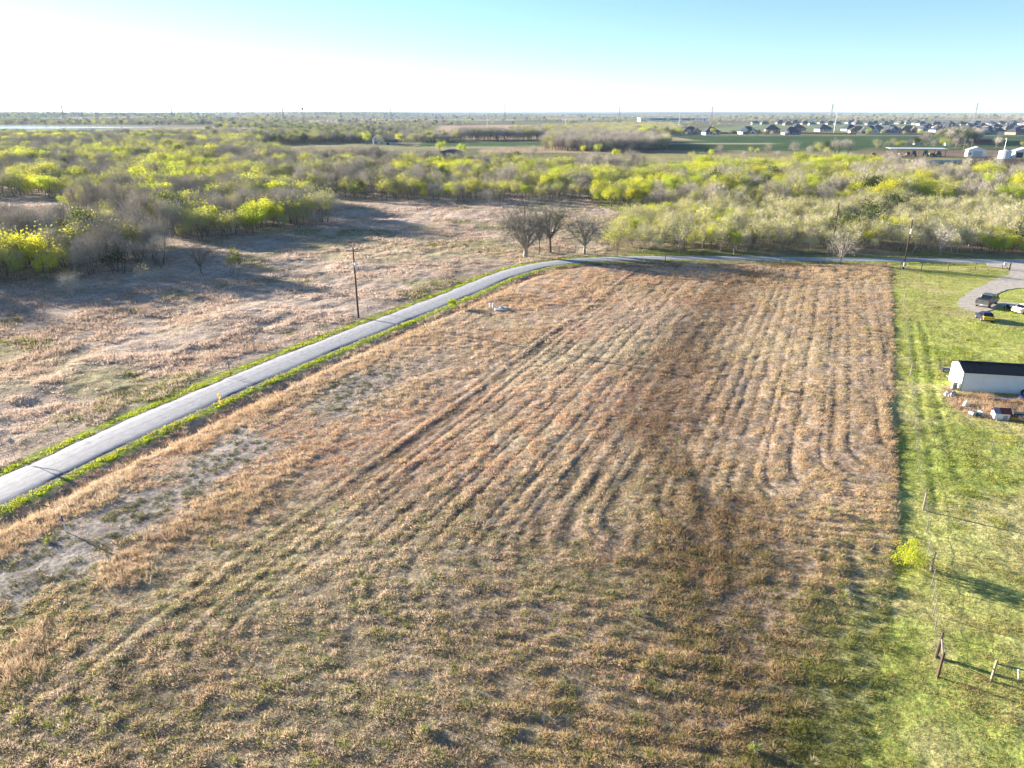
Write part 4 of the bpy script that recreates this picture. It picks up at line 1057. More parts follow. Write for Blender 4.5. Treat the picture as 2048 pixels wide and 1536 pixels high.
# signs
M_YEL = flat('sign_yellow', (.85, .50, .01), .45, var=.08); M_SIGNBACK = flat('sign_back', (.42, .43, .44), .5, .4, var=.15); M_SIGNBLK = flat('sign_black', (.012, .012, .012), .5, var=.1)
def diamond(s, y0, y1, zc): return MB().prism([(0, zc - s), (s, zc), (0, zc + s), (-s, zc)], 'y', y0, y1)
def facing(px, py): x, y = G(px, py); return -math.atan2(x, y)
x0, y0, z0 = at(443.5, 822); t = thing('curve_sign', 'yellow diamond right turn warning sign with plate below on the road verge', 'road sign', (x0, y0, z0), math.radians(-44))
MB().tube((0, 0, -.3), (0, 0, 1.95), .032, .03, 6).build('post', M_TPOST, t)
p = diamond(.43, -.05, -.035, 1.75).build('diamond_plate', M_YEL, t)
ar = MB()
for q0, q1 in (((-.09, 1.52), (-.09, 1.74)), ((-.09, 1.74), (.05, 1.86)), ((.05, 1.86), (.12, 1.86))):
    dx, dz = q1[0] - q0[0], q1[1] - q0[1]; l = math.hypot(dx, dz); nx_, nz_ = -dz / l * .045, dx / l * .045
    ar.add([(q0[0] - nx_, -.054, q0[1] - nz_), (q1[0] - nx_, -.054, q1[1] - nz_), (q1[0] + nx_, -.054, q1[1] + nz_), (q0[0] + nx_, -.054, q0[1] + nz_)], [(0, 1, 2, 3)])
ar.add([(.10, -.0545, 1.75), (.26, -.0545, 1.86), (.10, -.0545, 1.97)], [(0, 1, 2)]); ar.build('arrow', M_SIGNBLK, p)
MB().box(-.25, .25, -.05, -.036, .82, 1.30).build('speed_plate', flat('plate_yellow', (.75, .40, .01), .45, var=.1), t)
for px, py, lab, s in ((462, 754, 'grey back of a diamond road sign on a leaning post across the road', .38), (31, 917, 'grey back of a diamond road sign near the left edge', .36)):
    x0, y0, z0 = at(px, py); t = thing('road_sign', lab, 'road sign', (x0, y0, z0), math.radians(8))
    MB().tube((0, 0, -.3), (-.1, 0, 2.05), .035, .032, 6).build('post', M_TPOST if px > 100 else M_STEEL, t); diamond(s, .035, .05, 1.75).build('diamond_plate', M_SIGNBACK, t)
x0, y0, z0 = at(133, 1064); t = thing('marker_post', 'white marker post with dark blue top in the orange grass', 'marker post', (x0, y0, z0))
MB().tube((0, 0, -.2), (-.05, 0, .92), .055, .05, 8).build('post', M_WHITE, t); MB().tube((-.05, 0, .92), (-.075, 0, 1.42), .055, .055, 8).build('top_band', flat('marker_blue', (.05, .05, .16), .5, var=.1), t)
for i, (px, lab) in enumerate(((980, 'left one of two white standpipes beside the white slab'), (986, 'right one of two white standpipes beside the white slab'))):
    x0, y0, z0 = at(px, 617); t = thing('standpipe', lab, 'pipe', (x0, y0, z0)); MB().tube((0, 0, -.2), (0, 0, .85), .13, .13, 8).build('pipe', M_WHITE, t); MB().tube((0, 0, .85), (0, 0, .93), .16, .16, 8).build('cap', M_WHITE, t)
x0, y0, z0 = at(1001, 619); t = thing('concrete_slab', 'flat white slab lying in dry grass near the road', 'slab', (x0, y0, z0), .15); MB().box(-1.0, 1.0, -.9, .9, -.1, .26).build('slab', flat('pale_concrete', (.5, .5, .48), .85, var=.25), t); MB().tube((.2, .1, .32), (.2, .1, .42), .35, .33, 10).build('lid', M_STEEL, t)

# ------------------------------------------------------------------ metal shed and its clutter
M_WALL = flat('pale_metal_cladding', (.70, .74, .76), .45, .0, var=.07, scale=1.2); M_ROOF = flat('dark_metal_roof', (.018, .022, .03), .45, .3, var=.2, scale=2)
M_RED = flat('faded_red_metal', (.22, .05, .055), .6, var=.3); M_RUST = flat('rusty_metal', (.30, .13, .05), .8, var=.4); M_GREYM = flat('grey_metal', (.33, .34, .36), .6, .2, var=.3)
M_BLUE = flat('blue_plastic', (.03, .09, .36), .5, var=.15); M_PLY = flat('pale_board', (.62, .55, .44), .8, var=.2); M_GLASS = flat('dark_glass', (.008, .010, .014), .08, var=.05, spec=.6)
M_ORANGE = flat('orange_paint', (.62, .28, .04), .6, var=.25); M_TARP = flat('grey_tarp', (.45, .43, .44), .7, var=.3, scale=5)
x0, y0, z0 = at(1920.5, 781); x1, y1 = G(2037, 788)
rz = math.atan2(y1 - y0, x1 - x0); z0 = min(z0, h1(x1, y1)) 
LEN, DEP, EAVE, RIDGE = 13.0, 3.7, 2.35, 2.98
t = thing('metal_shed', 'long pale metal shed with dark roof at the right edge', 'shed', (x0, y0, z0), rz)
def ribbed(a, b, zt, ydir, yy):
    mb = MB(); mb.box(a, b, min(yy, yy + .04 * ydir), max(yy, yy + .04 * ydir), -.2, zt)
    q = a + .15
    while q < b - .1:
        mb.box(q, q + .05, min(yy - .03 * ydir, yy), max(yy - .03 * ydir, yy), -.15, zt - .002); q += .305
    return mb
ribbed(0, LEN, EAVE, 1, 0).build('front_wall', M_WALL, t); ribbed(0, LEN, EAVE, -1, DEP).build('back_wall', M_WALL, t)
for xx in (0.0, LEN - .04):
    MB().prism([(.045, -.2), (DEP - .045, -.2), (DEP - .045, EAVE), (DEP / 2, RIDGE - .04), (.045, EAVE)], 'x', xx, xx + .04).build('gable_wall', M_WALL, t)
for s in (0, 1):
    ya, yb = (-.22, DEP / 2) if s == 0 else (DEP + .22, DEP / 2); sl = (RIDGE - EAVE) / (DEP / 2); za = EAVE - sl * .22 + .04; zb = RIDGE + .04; mb = MB()
    mb.hexa([(-.15, ya, za), (LEN + .15, ya, za), (LEN + .15, yb, zb), (-.15, yb, zb)], [(-.15, ya, za + .04), (LEN + .15, ya, za + .04), (LEN + .15, yb, zb + .04), (-.15, yb, zb + .04)])
    q = 0
    while q < LEN:
        mb.hexa([(q, ya, za + .041), (q + .04, ya, za + .041), (q + .04, yb, zb + .041), (q, yb, zb + .041)], [(q, ya, za + .075), (q + .04, ya, za + .075), (q + .04, yb, zb + .075), (q, yb, zb + .075)]); q += .305
    mb.build('roof_slope', M_ROOF, t)
MB().box(-.16, LEN + .16, DEP / 2 - .12, DEP / 2 + .12, RIDGE + .115, RIDGE + .15).build('ridge_cap', M_ROOF, t)
MB().box(-.035, .0, -.05, .06, -.2, EAVE).build('corner_trim', M_ROOF, t); MB().box(0, LEN, -.06, -.035, -.2, .06).build('base_trim', M_ROOF, t)
def shed_at(u, v): c, s = math.cos(rz), math.sin(rz); return (x0 + u * c - v * s, y0 + u * s + v * c)
def wheel(parent, x, y, r, w=.2, rim=M_STEEL, axis='x'):
    d = Vector((w / 2, 0, 0)) if axis == 'x' else Vector((0, w / 2, 0)); c = Vector((x, y, r))
    o = MB().tube(c - d, c + d, r, r, 14).build('wheel', M_BLACK, parent)
    MB().tube(c - d * 1.06, c + d * 1.06, r * .58, r * .58, 10).build('rim', rim, o); return o
# flat trailer parked against the gable
x, y, z = at(1898, 746); t = thing('utility_trailer', 'low utility trailer with pale deck and dark rails left of the shed', 'trailer', (x, y, z), rz)
MB().box(-1.0, 1.2, -.7, .7, .42, .5).build('deck', M_PLY, t)
for yy in (-.74, .7): MB().box(-1.0, 1.2, yy, yy + .04, .75, .8).build('rail', M_BLACK, t)
for xx in (-1.0, -.3, .45, 1.16):
    for yy in (-.74, .7): MB().box(xx, xx + .04, yy, yy + .04, .42, .75).build('rail_post', M_BLACK, t)
MB().box(-1.04, -1.0, -.74, .74, .4, .85).build('tailgate', M_BLACK, t); MB().box(-1.0, 1.2, -.72, -.68, .3, .42).build('frame_beam', M_BLACK, t)
for s in (-1, 1): wheel(t, .55, s * .85, .33, .2, M_STEEL, 'y')
MB().tube((1.2, 0, .42), (2.0, 0, .4), .05, .04, 6).build('tongue', M_BLACK, t)
x, y, z = at(1905, 757); t = thing('sheet_metal', 'loose grey sheet panel lying between trailer and shed', 'panel', (x, y, z), rz + .2); MB().box(-.7, .6, -.25, .25, .28, .33).build('sheet', M_GREYM, t); MB().box(-.5, .4, -.06, .06, -.1, .28).build('block', M_RUST, t)
x, y, z = at(1907, 777); t = thing('white_cabinet', 'white upright cabinet standing by the shed gable', 'cabinet', (x, y, z), rz); MB().box(-.26, .26, -.24, .24, 0, .82).build('body', M_PLY, t); MB().box(-.24, .24, -.262, -.242, .05, .55).build('door', M_GREYM, t); MB().box(-.28, .28, -.26, .26, .82, .86).build('top', M_WHITE, t)
x, y, z = at(1901, 790); t = thing('scrap_pile', 'pile of grey scrap and tarpaulin at the shed corner', 'scrap pile', (x, y, z)); rr = random.Random(4)
for i in range(9):
    a, b, s = rr.uniform(-.55, .55), rr.uniform(-.35, .35), rr.uniform(.12, .3); hh = rr.uniform(.15, .5); k = rr.uniform(.5, 1)
    MB().hexa([(a - s, b - s, -.05), (a + s, b - s * k, -.05), (a + s * k, b + s, -.05), (a - s, b + s * k, -.05)], [(a - s * .6, b - s * .3, hh), (a + s * .5, b - s * .6, hh * .8), (a + s * .3, b + s * .6, hh), (a - s * .5, b + s * .2, hh * .7)]).build('scrap_piece', (M_TARP, M_GREYM, M_WHITE)[i % 3], t)
x, y, z = at(1931, 811); t = thing('white_sack', 'crumpled white sack in tall dry grass before the shed', 'sack', (x, y, z))
o = MB(); 
for i in range(3): o.hexa([(-.28 + i * .1, -.2, 0), (.2 + i * .05, -.24, 0), (.28 - i * .04, .22, 0), (-.24, .2, 0)], [(-.12, -.1, .34 + i * .07), (.12 + i * .03, -.12, .4), (.16, .1, .34), (-.1, .12, .42 - i * .04)])
o.build('sack', M_WHITE, t); MB().tube((.0, .0, .40), (.05, .02, .54), .07, .11, 7).build('neck', M_WHITE, t)
for px, mat, lab in ((1943, M_GREYM, 'pale grey drum at the left of three by the little red coop'), (1952, flat('green_drum', (.10, .20, .17), .5, var=.25), 'green drum in the middle of three by the little red coop'), (1961, M_WHITE, 'white drum nearest the little red coop')):
    x, y, z = at(px, 830); t = thing('drum', lab, 'drum', (x, y, z), rr.random()); MB().tube((0, -.3, .21), (0, .3, .21), .22, .22, 12).build('shell', mat, t); MB().tube((0, -.31, .21), (0, -.28, .21), .235, .235, 12).build('rim_band', M_GREYM, t); MB().tube((0, .28, .21), (0, .31, .21), .235, .235, 12).build('rim_band', M_GREYM, t)
x, y, z = at(2003, 840); t = thing('coop', 'small white coop with faded red roof in front of the shed', 'coop', (x, y, z), rz)
MB().box(-.72, .7, 0, .9, -.05, .72).build('wall', M_WALL, t)
for a, b, m in ((-.82, -.22, flat('faded_roof', (.30, .24, .33), .6, var=.2)), (-.215, .86, M_RED)): MB().hexa([(a, -.12, .70), (b, -.12, .70), (b, .55, 1.12), (a, .55, 1.12)], [(a, -.12, .74), (b, -.12, .74), (b, .55, 1.16), (a, .55, 1.16)]).build('roof_sheet', m, t)
MB().hexa([(-.82, 1.05, .70), (.86, 1.05, .70), (.86, .555, 1.12), (-.82, .555, 1.12)], [(-.82, 1.05, .74), (.86, 1.05, .74), (.86, .555, 1.16), (-.82, .555, 1.16)]).build('roof_sheet', M_RED, t)
MB().box(.1, .5, -.02, -.002, .05, .5).build('door', M_GREYM, t)
x, y, z = at(2034, 834); t = thing('black_cart', 'black framed cart loaded with pipes right of the coop', 'cart', (x, y, z), rz)
MB().box(-.55, .6, -.35, .35, .35, .42).build('bed', M_BLACK, t)
for i in range(4): MB().tube((-.6, -.25 + i * .16, .47), (.65, -.25 + i * .17, .47), .04, .04, 6).build('pipe', M_WHITE if i % 2 else M_GREYM, t)
for xx in (-.55, .56): MB().box(xx, xx + .04, -.35, .35, .42, .8).build('end_rack', M_BLACK, t)
for s in (-1, 1): wheel(t, 0, s * .42, .24, .14, M_GREYM, 'y')
x, y, z = at(2025, 840); t = thing('orange_tub', 'dull orange tub on the ground right of the coop', 'tub', (x, y, z)); MB().tube((0, 0, 0), (0, 0, .42), .26, .36, 12).build('tub', M_ORANGE, t); MB().tube((0, 0, .40), (0, 0, .45), .38, .38, 12).build('lip', M_RUST, t)
x, y, z = at(2045, 799); t = thing('blue_barrel', 'blue plastic barrel lying by the shed wall', 'barrel', (x, y, z), rz); MB().tube((-.4, 0, .27), (.5, 0, .27), .28, .28, 12).build('shell', M_BLUE, t); MB().tube((-.42, 0, .27), (-.39, 0, .27), .295, .295, 12).build('rim_band', M_BLUE, t)
x, y, z = at(2046, 790); t = thing('old_tyre', 'black tyre leaning on the shed wall above the blue barrel', 'tyre', (x, y, z), rz); wheel(t, 0, -.15, .36, .2, M_GREYM, 'y')
x, y, z = at(2002, 803); t = thing('pole_stack', 'long pale pole lying in the dry grass before the shed', 'pole', (x, y, z), rz); MB().tube((-1.3, 0, .38), (1.5, .1, .34), .05, .05, 7).build('pole', M_WHITE, t); MB().tube((-1.2, .2, .3), (1.3, .16, .3), .04, .04, 7).build('pole', M_GREYM, t)

# ------------------------------------------------------------------ vehicles
def slab_loft(secs):
    """secs: list of cross-sections, each a ring of points"""
    mb = MB(); n = len(secs[0]); vs = [p for s in secs for p in s]; fs = []
    for i in range(len(secs) - 1):
        for k in range(n): fs.append((i * n + k, i * n + (k + 1) % n, (i + 1) * n + (k + 1) % n, (i + 1) * n + k))
    fs += [tuple(range(n - 1, -1, -1)), tuple((len(secs) - 1) * n + k for k in range(n))]
    return mb.add(vs, fs)
def ring(y, hw, z0_, z1_, b=.1): return [(-hw + b * .4, y, z0_), (hw - b * .4, y, z0_), (hw, y, z0_ + b), (hw, y, z1_ - b), (hw - b, y, z1_), (-hw + b, y, z1_), (-hw, y, z1_ - b), (-hw, y, z0_ + b)]
M_TRUCK = flat('grey_green_paint', (.10, .12, .115), .35, .2, var=.1, spec=.6); M_TAIL = flat('tail_lamp', (.30, .02, .015), .3, var=.05); M_CHROME = flat('chrome_bumper', (.5, .5, .5), .3, .8, var=.15)
x, y, z = at(1972, 611); t = thing('pickup_truck', 'grey pickup truck seen from behind on the gravel drive', 'pickup truck', (x, y, .07), math.radians(-47))
slab_loft([ring(-2.85, .93, .5, 1.12), ring(-2.7, .98, .42, 1.16), ring(-.9, 1.0, .42, 1.18), ring(1.3, 1.0, .42, 1.2), ring(2.5, .97, .42, 1.14), ring(2.9, .86, .5, 1.0)]).build('body', M_TRUCK, t)
MB().box(-.84, .84, -2.74, -.96, 1.165, 1.34).build('bed_cover', M_BLACK, t)
for s in (-1, 1): MB().box(s * .9 - .07, s * .9 + .07, -2.75, -.95, 1.17, 1.36).build('bed_side', M_TRUCK, t)
tg = MB().box(-.83, .83, -2.84, -2.74, .72, 1.36).build('tailgate', M_TRUCK, t); MB().box(-.16, .16, -2.865, -2.842, 1.12, 1.2).build('handle', M_BLACK, tg)
slab_loft([ring(-.95, .88, 1.15, 1.25, .04), ring(-.72, .80, 1.15, 1.86, .08), ring(.95, .80, 1.15, 1.88, .08), ring(1.75, .88, 1.15, 1.24, .04)]).build('cab', M_TRUCK, t)
MB().hexa([(-.74, -.93, 1.3), (.74, -.93, 1.3), (.74, -.9, 1.3), (-.74, -.9, 1.3)], [(-.68, -.78, 1.8), (.68, -.78, 1.8), (.68, -.74, 1.8), (-.68, -.74, 1.8)]).build('rear_window', M_GLASS, t)
for s in (-1, 1):
    for a, b in ((-.65, .08), (.14, 1.0)): MB().hexa([(s * .85, a, 1.3), (s * .85, b + .1, 1.3), (s * .89, b + .1, 1.3), (s * .89, a, 1.3)], [(s * .80, a + .06, 1.76), (s * .80, b, 1.76), (s * .822, b, 1.76), (s * .822, a + .06, 1.76)]).build('side_window', M_GLASS, t)
    MB().box(s * .93 - .06, s * .93 + .06, -2.875, -2.82, .82, 1.2).build('tail_light', M_TAIL, t)
    MB().box(s * 1.13 - .12, s * 1.13 + .12, 1.15, 1.23, 1.25, 1.47).build('mirror', M_BLACK, t)
    for yy in (-1.75, 1.85): wheel(t, s * .88, yy, .40, .26, M_CHROME)
bp = MB().box(-.95, .95, -3.02, -2.86, .5, .72).build('bumper', M_CHROME, t); MB().box(-.16, .16, -3.035, -3.022, .55, .68).build('number_plate', M_WHITE, bp)
MB().hexa([(-.78, 1.72, 1.27), (.78, 1.72, 1.27), (.78, 1.76, 1.24), (-.78, 1.76, 1.24)], [(-.70, 1.0, 1.84), (.70, 1.0, 1.84), (.70, 1.05, 1.85), (-.70, 1.05, 1.85)]).build('windscreen', M_GLASS, t)
M_YPAINT = flat('yellow_paint', (.75, .50, .02), .35, var=.1, spec=.5); M_NAVY = flat('navy_paint', (.014, .018, .05), .35, var=.1, spec=.5)
x, y, z = at(1968, 640); t = thing('small_car', 'small dark blue car with yellow tail parked on grass below the pickup', 'car', (x, y, z), math.radians(-12))
slab_loft([ring(-1.5, .78, .32, .82), ring(-1.3, .84, .28, .9), ring(.6, .85, .28, .88), ring(1.5, .8, .3, .74), ring(1.7, .68, .36, .62)]).build('body', M_NAVY, t)
slab_loft([ring(-1.35, .74, .86, .95, .03), ring(-.9, .66, .86, 1.36, .08), ring(.1, .66, .86, 1.38, .08), ring(.8, .74, .84, .92, .03)]).build('roof', M_NAVY, t)
slab_loft([ring(-1.58, .76, .40, .88, .06), ring(-1.2, .80, .40, .97, .06)]).build('tail_panel', M_YPAINT, t)
for s in (-1, 1):
    for k in (0, 1): MB().box(s * .55 - .09 + k * .14 - .06, s * .55 - .01 + k * .14 - .06, -1.60, -1.585, .68, .78).build('tail_light', M_BLACK, t)
    for yy in (-.95, 1.0): wheel(t, s * .76, yy, .31, .2, M_CHROME)
    MB().hexa([(s * .72, -.8, .93), (s * .72, .6, .93), (s * .75, .6, .93), (s * .75, -.8, .93)], [(s * .66, -.65, 1.28), (s * .66, .15, 1.28), (s * .68, .15, 1.28), (s * .68, -.65, 1.28)]).build('side_window', M_GLASS, t)
MB().box(-.8, .8, -1.66, -1.5, .26, .40).build('bumper', M_BLACK, t)
x, y, z = at(2018, 619); t = thing('riding_mower', 'small black and white riding mower right of the pickup', 'mower', (x, y, z), math.radians(-60))
MB().box(-.32, .32, -.1, .75, .35, .68).build('hood', M_WHITE, t); MB().box(-.5, .5, -.35, .35, .18, .3).build('deck', M_BLACK, t); sx = MB().box(-.25, .25, -.6, -.2, .45, .55).build('seat', M_BLACK, t); MB().box(-.25, .25, -.66, -.58, .5, .88).build('seat_back', M_BLACK, sx)
MB().tube((0, -.05, .66), (0, -.2, .9), .02, .02, 5).build('steering_column', M_BLACK, t)
for s in (-1, 1): wheel(t, s * .42, -.5, .26, .2, M_WHITE); wheel(t, s * .36, .6, .18, .14, M_WHITE)
x, y, z = at(2052, 626); t = thing('white_trailer', 'white car just inside the right edge beyond the mower', 'car', (x, y, .07), math.radians(-75)); t.name = 'white_car'
slab_loft([ring(-2.2, .80, .35, .85), ring(-2.0, .88, .3, .95), ring(1.3, .9, .3, .92), ring(2.1, .84, .32, .76), ring(2.3, .7, .4, .66)]).build('body', M_WHITE, t)
slab_loft([ring(-1.7, .78, .9, .98, .03), ring(-1.1, .70, .9, 1.42, .08), ring(.3, .70, .9, 1.44, .08), ring(1.2, .78, .88, .96, .03)]).build('roof', M_WHITE, t)
MB().hexa([(-.66, -1.72, 1.0), (.66, -1.72, 1.0), (.66, -1.68, 1.0), (-.66, -1.68, 1.0)], [(-.6, -1.22, 1.38), (.6, -1.22, 1.38), (.6, -1.18, 1.38), (-.6, -1.18, 1.38)]).build('rear_window', M_GLASS, t)
for s in (-1, 1):
    for yy in (-1.4, 1.4): wheel(t, s * .8, yy, .32, .22, M_CHROME)
    MB().hexa([(s * .76, -1.2, .98), (s * .76, .95, .98), (s * .79, .95, .98), (s * .79, -1.2, .98)], [(s * .70, -.9, 1.34), (s * .70, .35, 1.34), (s * .72, .35, 1.34), (s * .72, -.9, 1.34)]).build('side_window', M_GLASS, t)
    MB().box(s * .7 - .12, s * .7 + .12, -2.23, -2.19, .6, .8).build('tail_light', M_TAIL, t)

# ------------------------------------------------------------------ the far farmyard
M_TIN = flat('bright_tin', (.72, .72, .72), .4, .3, var=.1, scale=.4); M_POSTD = flat('dark_steel_post', (.10, .09, .08), .7, var=.2)
xa, ya = G(1779, 312.5); xb, yb = G(1888, 313.5); L_ = math.hypot(xb - xa, yb - ya); fz = math.atan2(yb - ya, xb - xa)
t = thing('machinery_shelter', 'long open farm shelter with bright tin roof over machinery', 'farm shelter', (xa, ya, h1(xa, ya)), fz)
MB().hexa([(-1, -2, 5.2), (L_ + 1, -2, 5.2), (L_ + 1, 9, 5.6), (-1, 9, 5.6)], [(-1, -2, 5.35), (L_ + 1, -2, 5.35), (L_ + 1, 9, 5.75), (-1, 9, 5.75)]).build('roof', M_TIN, t); MB().box(-1.02, L_ + 1.02, -2.06, -2.0, 4.95, 5.4).build('fascia', M_TIN, t)
for i in range(6):
    for yy in (-1.6, 8.4): MB().box(i * L_ / 5 - .15, i * L_ / 5 + .15, yy, yy + .3, -.3, 5.2).build('post', M_POSTD, t)
def fpt(u, v): return (xa + u * math.cos(fz) - v * math.sin(fz), ya + u * math.sin(fz) + v * math.cos(fz))
PAINT = {'red': flat('red_machine_paint', (.32, .04, .03), .5, var=.2), 'green': flat('green_machine_paint', (.12, .24, .03), .5, var=.2), 'white': M_TIN, 'tan': flat('tan_machine_paint', (.45, .30, .17), .6, var=.2)}
def tractor(u, v, c, lab, s=1.0, cab=True):
    x, y = fpt(u, v); t = thing('tractor', lab, 'tractor', (x, y, h1(x, y)), fz + math.radians(random.uniform(-15, 15)))
    t.scale = (s,) * 3
    MB().box(-.45, .45, -.2, 2.4, .9, 1.75).build('hood', PAINT[c], t); MB().box(-.5, .5, -1.4, -.2, .8, 1.35).build('chassis', M_POSTD, t)
    if cab: cb = MB().hexa([(-.75, -1.5, 1.35), (.75, -1.5, 1.35), (.75, 0, 1.35), (-.75, 0, 1.35)], [(-.65, -1.3, 2.7), (.65, -1.3, 2.7), (.65, -.15, 2.7), (-.65, -.15, 2.7)]).build('cab', M_GLASS, t); MB().box(-.8, .8, -1.5, 0, 2.702, 2.82).build('cab_roof', PAINT[c], cb)
    else: MB().box(-.3, .3, -1.3, -.8, 1.35, 1.9).build('seat', M_BLACK, t)
    for q in (-1, 1): wheel(t, q * .95, -.9, .85, .45, PAINT['tan']); wheel(t, q * .8, 1.8, .5, .3, PAINT['tan'])
    return t
for u, v, c, lab, s, cb in ((4, 2, 'tan', 'tan machine at the left end under the tin shelter', 1.0, False), (7.5, 1.5, 'white', 'pale machine second from the left under the tin shelter', 1.0, False), (12.5, 2, 'red', 'red tractor left of the middle under the tin shelter', 1.1, True),
        (16.5, 1.6, 'red', 'larger red tractor in the middle under the tin shelter', 1.35, True), (24.5, 1.8, 'green', 'bright green machine right of the middle under the shelter', 1.45, True), (29, 3, 'green', 'dark green machine in the right half of the shelter', 1.2, False),
        (33, 1.8, 'green', 'green tractor at the right end under the shelter', 1.3, True), (-11, .5, 'red', 'red machine standing alone left of the tin shelter', 1.25, False)): tractor(u, v, c, lab, s, cb)
def gable_house(name, label, cat, x, y, w, d, eave, ridge, mw, mr, rz, axis='x', doors=(), wins=(), over=.5):
    t = thing(name, label, cat, (x, y, h1(x, y)), rz)
    if axis == 'x':
        MB().prism([(-d / 2, -.3), (d / 2, -.3), (d / 2, eave), (0, ridge - .1), (-d / 2, eave)], 'x', -w / 2, w / 2).build('wall', mw, t)
        for s in (-1, 1): MB().hexa([(-w / 2 - over, s * (d / 2 + over), eave - .25), (w / 2 + over, s * (d / 2 + over), eave - .25), (w / 2 + over, 0, ridge), (-w / 2 - over, 0, ridge)], [(-w / 2 - over, s * (d / 2 + over), eave - .05), (w / 2 + over, s * (d / 2 + over), eave - .05), (w / 2 + over, 0, ridge + .2), (-w / 2 - over, 0, ridge + .2)]).build('roof_slope', mr, t)
    else:
        MB().prism([(-w / 2, -.3), (w / 2, -.3), (w / 2, eave), (0, ridge - .1), (-w / 2, eave)], 'y', -d / 2, d / 2).build('wall', mw, t)
        for s in (-1, 1): MB().hexa([(s * (w / 2 + over), -d / 2 - over, eave - .25), (0, -d / 2 - over, ridge), (0, d / 2 + over, ridge), (s * (w / 2 + over), d / 2 + over, eave - .25)], [(s * (w / 2 + over), -d / 2 - over, eave - .05), (0, -d / 2 - over, ridge + .2), (0, d / 2 + over, ridge + .2), (s * (w / 2 + over), d / 2 + over, eave - .05)]).build('roof_slope', mr, t)
    for a, b, zt, m in doors: MB().box(a, b, -d / 2 - .06, -d / 2 - .005, 0, zt).build('door', m, t)
    for a, b, za, zb in wins: MB().box(a, b, -d / 2 - .05, -d / 2 - .006, za, zb).build('window', M_GLASS, t)
    return t
M_SLATE = flat('slate_blue_roof', (.075, .09, .12), .6, .1, var=.2); M_CREAM = flat('cream_wall', (.62, .56, .46), .8, var=.1); M_BRICKW = flat('pinkish_brick', (.42, .27, .20), .85, var=.15, scale=8); M_GREYWALL = flat('blue_grey_siding', (.42, .47, .54), .7, var=.1)
def pxw(px0, px1, py): a = G(px0, py); b = G(px1, py); return math.hypot(b[0] - a[0], b[1] - a[1])
def gpos(px, py, dep): x, y = G(px, py); return x, y + dep / 2
x, y = gpos(1957, 313.5, 9); gable_house('farm_building', 'white gabled farm building with a wide door right of the tin shelter', 'farm building', x, y, 11.5, 9, 4.6, 6.6, M_WHITE, M_TIN, -.35, 'y', [(-2.2, 3.4, 3.8, M_GREYWALL)], [(-4.6, -3.6, 1.4, 2.6)])
x, y = gpos(2052, 315, 9); gable_house('farm_building', 'white farm building with open dark porch at the right edge', 'farm building', x, y, 12, 9, 4.2, 6.4, M_WHITE, M_TIN, -.3, 'y', [(-5, -1, 3.4, M_BLACK)])  # open porch drawn as a flat black panel standing for its shade
x, y = G(2008, 317.5); t = thing('storage_tank', 'squat white round storage tank at the right of the farmyard', 'tank', (x, y, h1(x, y)))
MB().tube((0, 0, -.3), (0, 0, 5.0), 3.9, 3.9, 20).build('shell', M_WHITE, t, smooth_=False); MB().tube((0, 0, 5.0), (0, 0, 6.0), 4.0, .5, 20).build('conical_top', M_TIN, t); MB().box(2.4, 3.0, -3.4, -3.1, 0, 2.2).build('hatch', M_GREYWALL, t)
x, y = G(2006, 310); t = thing('lamp_post', 'tall pale yard lamp behind the white storage tank', 'lamp post', (x, y, h1(x, y))); MB().tube((0, 0, -.3), (0, 0, 11), .16, .1, 6).build('pole', M_TIN, t); MB().box(-.6, .6, -.2, .2, 10.9, 11.9).build('lamp_head', M_WHITE, t)
for px, lab in ((1926, 'thin farmyard pole left of the white gabled building'), (1939, 'taller thin farmyard pole beside the white gabled building')):
    x, y = G(px, 304 if px < 1930 else 309); t = thing('utility_pole', lab, 'utility pole', (x, y, h1(x, y))); MB().tube((0, 0, -.3), (0, 0, 10.5), .2, .15, 6).build('pole', M_GREYWOOD, t); MB().box(-1.1, 1.1, -.08, .08, 9.7, 9.9).build('crossarm', M_GREYWOOD, t)
M_WRAP = flat('blue_grey_wrap', (.30, .42, .43), .45, var=.25, scale=1.5); M_HAY = flat('straw', (.36, .25, .14), .9, var=.3, scale=4)
def bale(x, y, m, lab, rzb, group=None, r=.95, l=1.35):
    t = thing('round_bale', lab, 'bale', (x, y, h1(x, y)), rzb, group); MB().tube((-l / 2, 0, r - .08), (l / 2, 0, r - .08), r, r, 14).build('roll', m, t, smooth_=False)
    for s in (-1, 1): MB().tube((s * l / 2, 0, r - .08), (s * (l / 2 + .04), 0, r - .08), r * .93, r * .6, 14).build('end_face', M_HAY, t)
xa_, ya_ = G(1826, 327.2); xb_, yb_ = G(1918, 326.6)
for i in range(19):
    q = i / 18; bale(xa_ + (xb_ - xa_) * q, ya_ + (yb_ - ya_) * q, M_WRAP, 'blue grey wrapped round bale in the long row before the shelter', .15, 'wrapped bales in a long row', 1.05, 1.5)
for px, py, lab in ((1817, 327.5, 'brown unwrapped bale at the left end of the long bale row'), (1754, 324, 'left one of two brown bales beside the yellow thicket'), (1763, 324.4, 'right one of two brown bales beside the yellow thicket')):
    x, y = G(px, py); bale(x, y, M_HAY, lab, 1.2, None, 1.25, 1.6)
x, y = gpos(1968, 287.5, 6); gable_house('red_shed', 'low dark red shed beside the far dark grove', 'shed', x, y, pxw(1953, 1982, 287), 6, 3.6, 4.4, flat('dark_red_wall', (.14, .03, .025), .8, var=.2), M_SLATE, .05)
x, y = gpos(1843, 289, 6); gable_house('grey_cottage', 'small blue grey cottage under a bare tree by the far track', 'cottage', x, y, 13, 6, 3.0, 5.2, M_GREYWALL, M_SLATE, 0, 'x', [(-1, 1, 2.2, M_BLACK)])
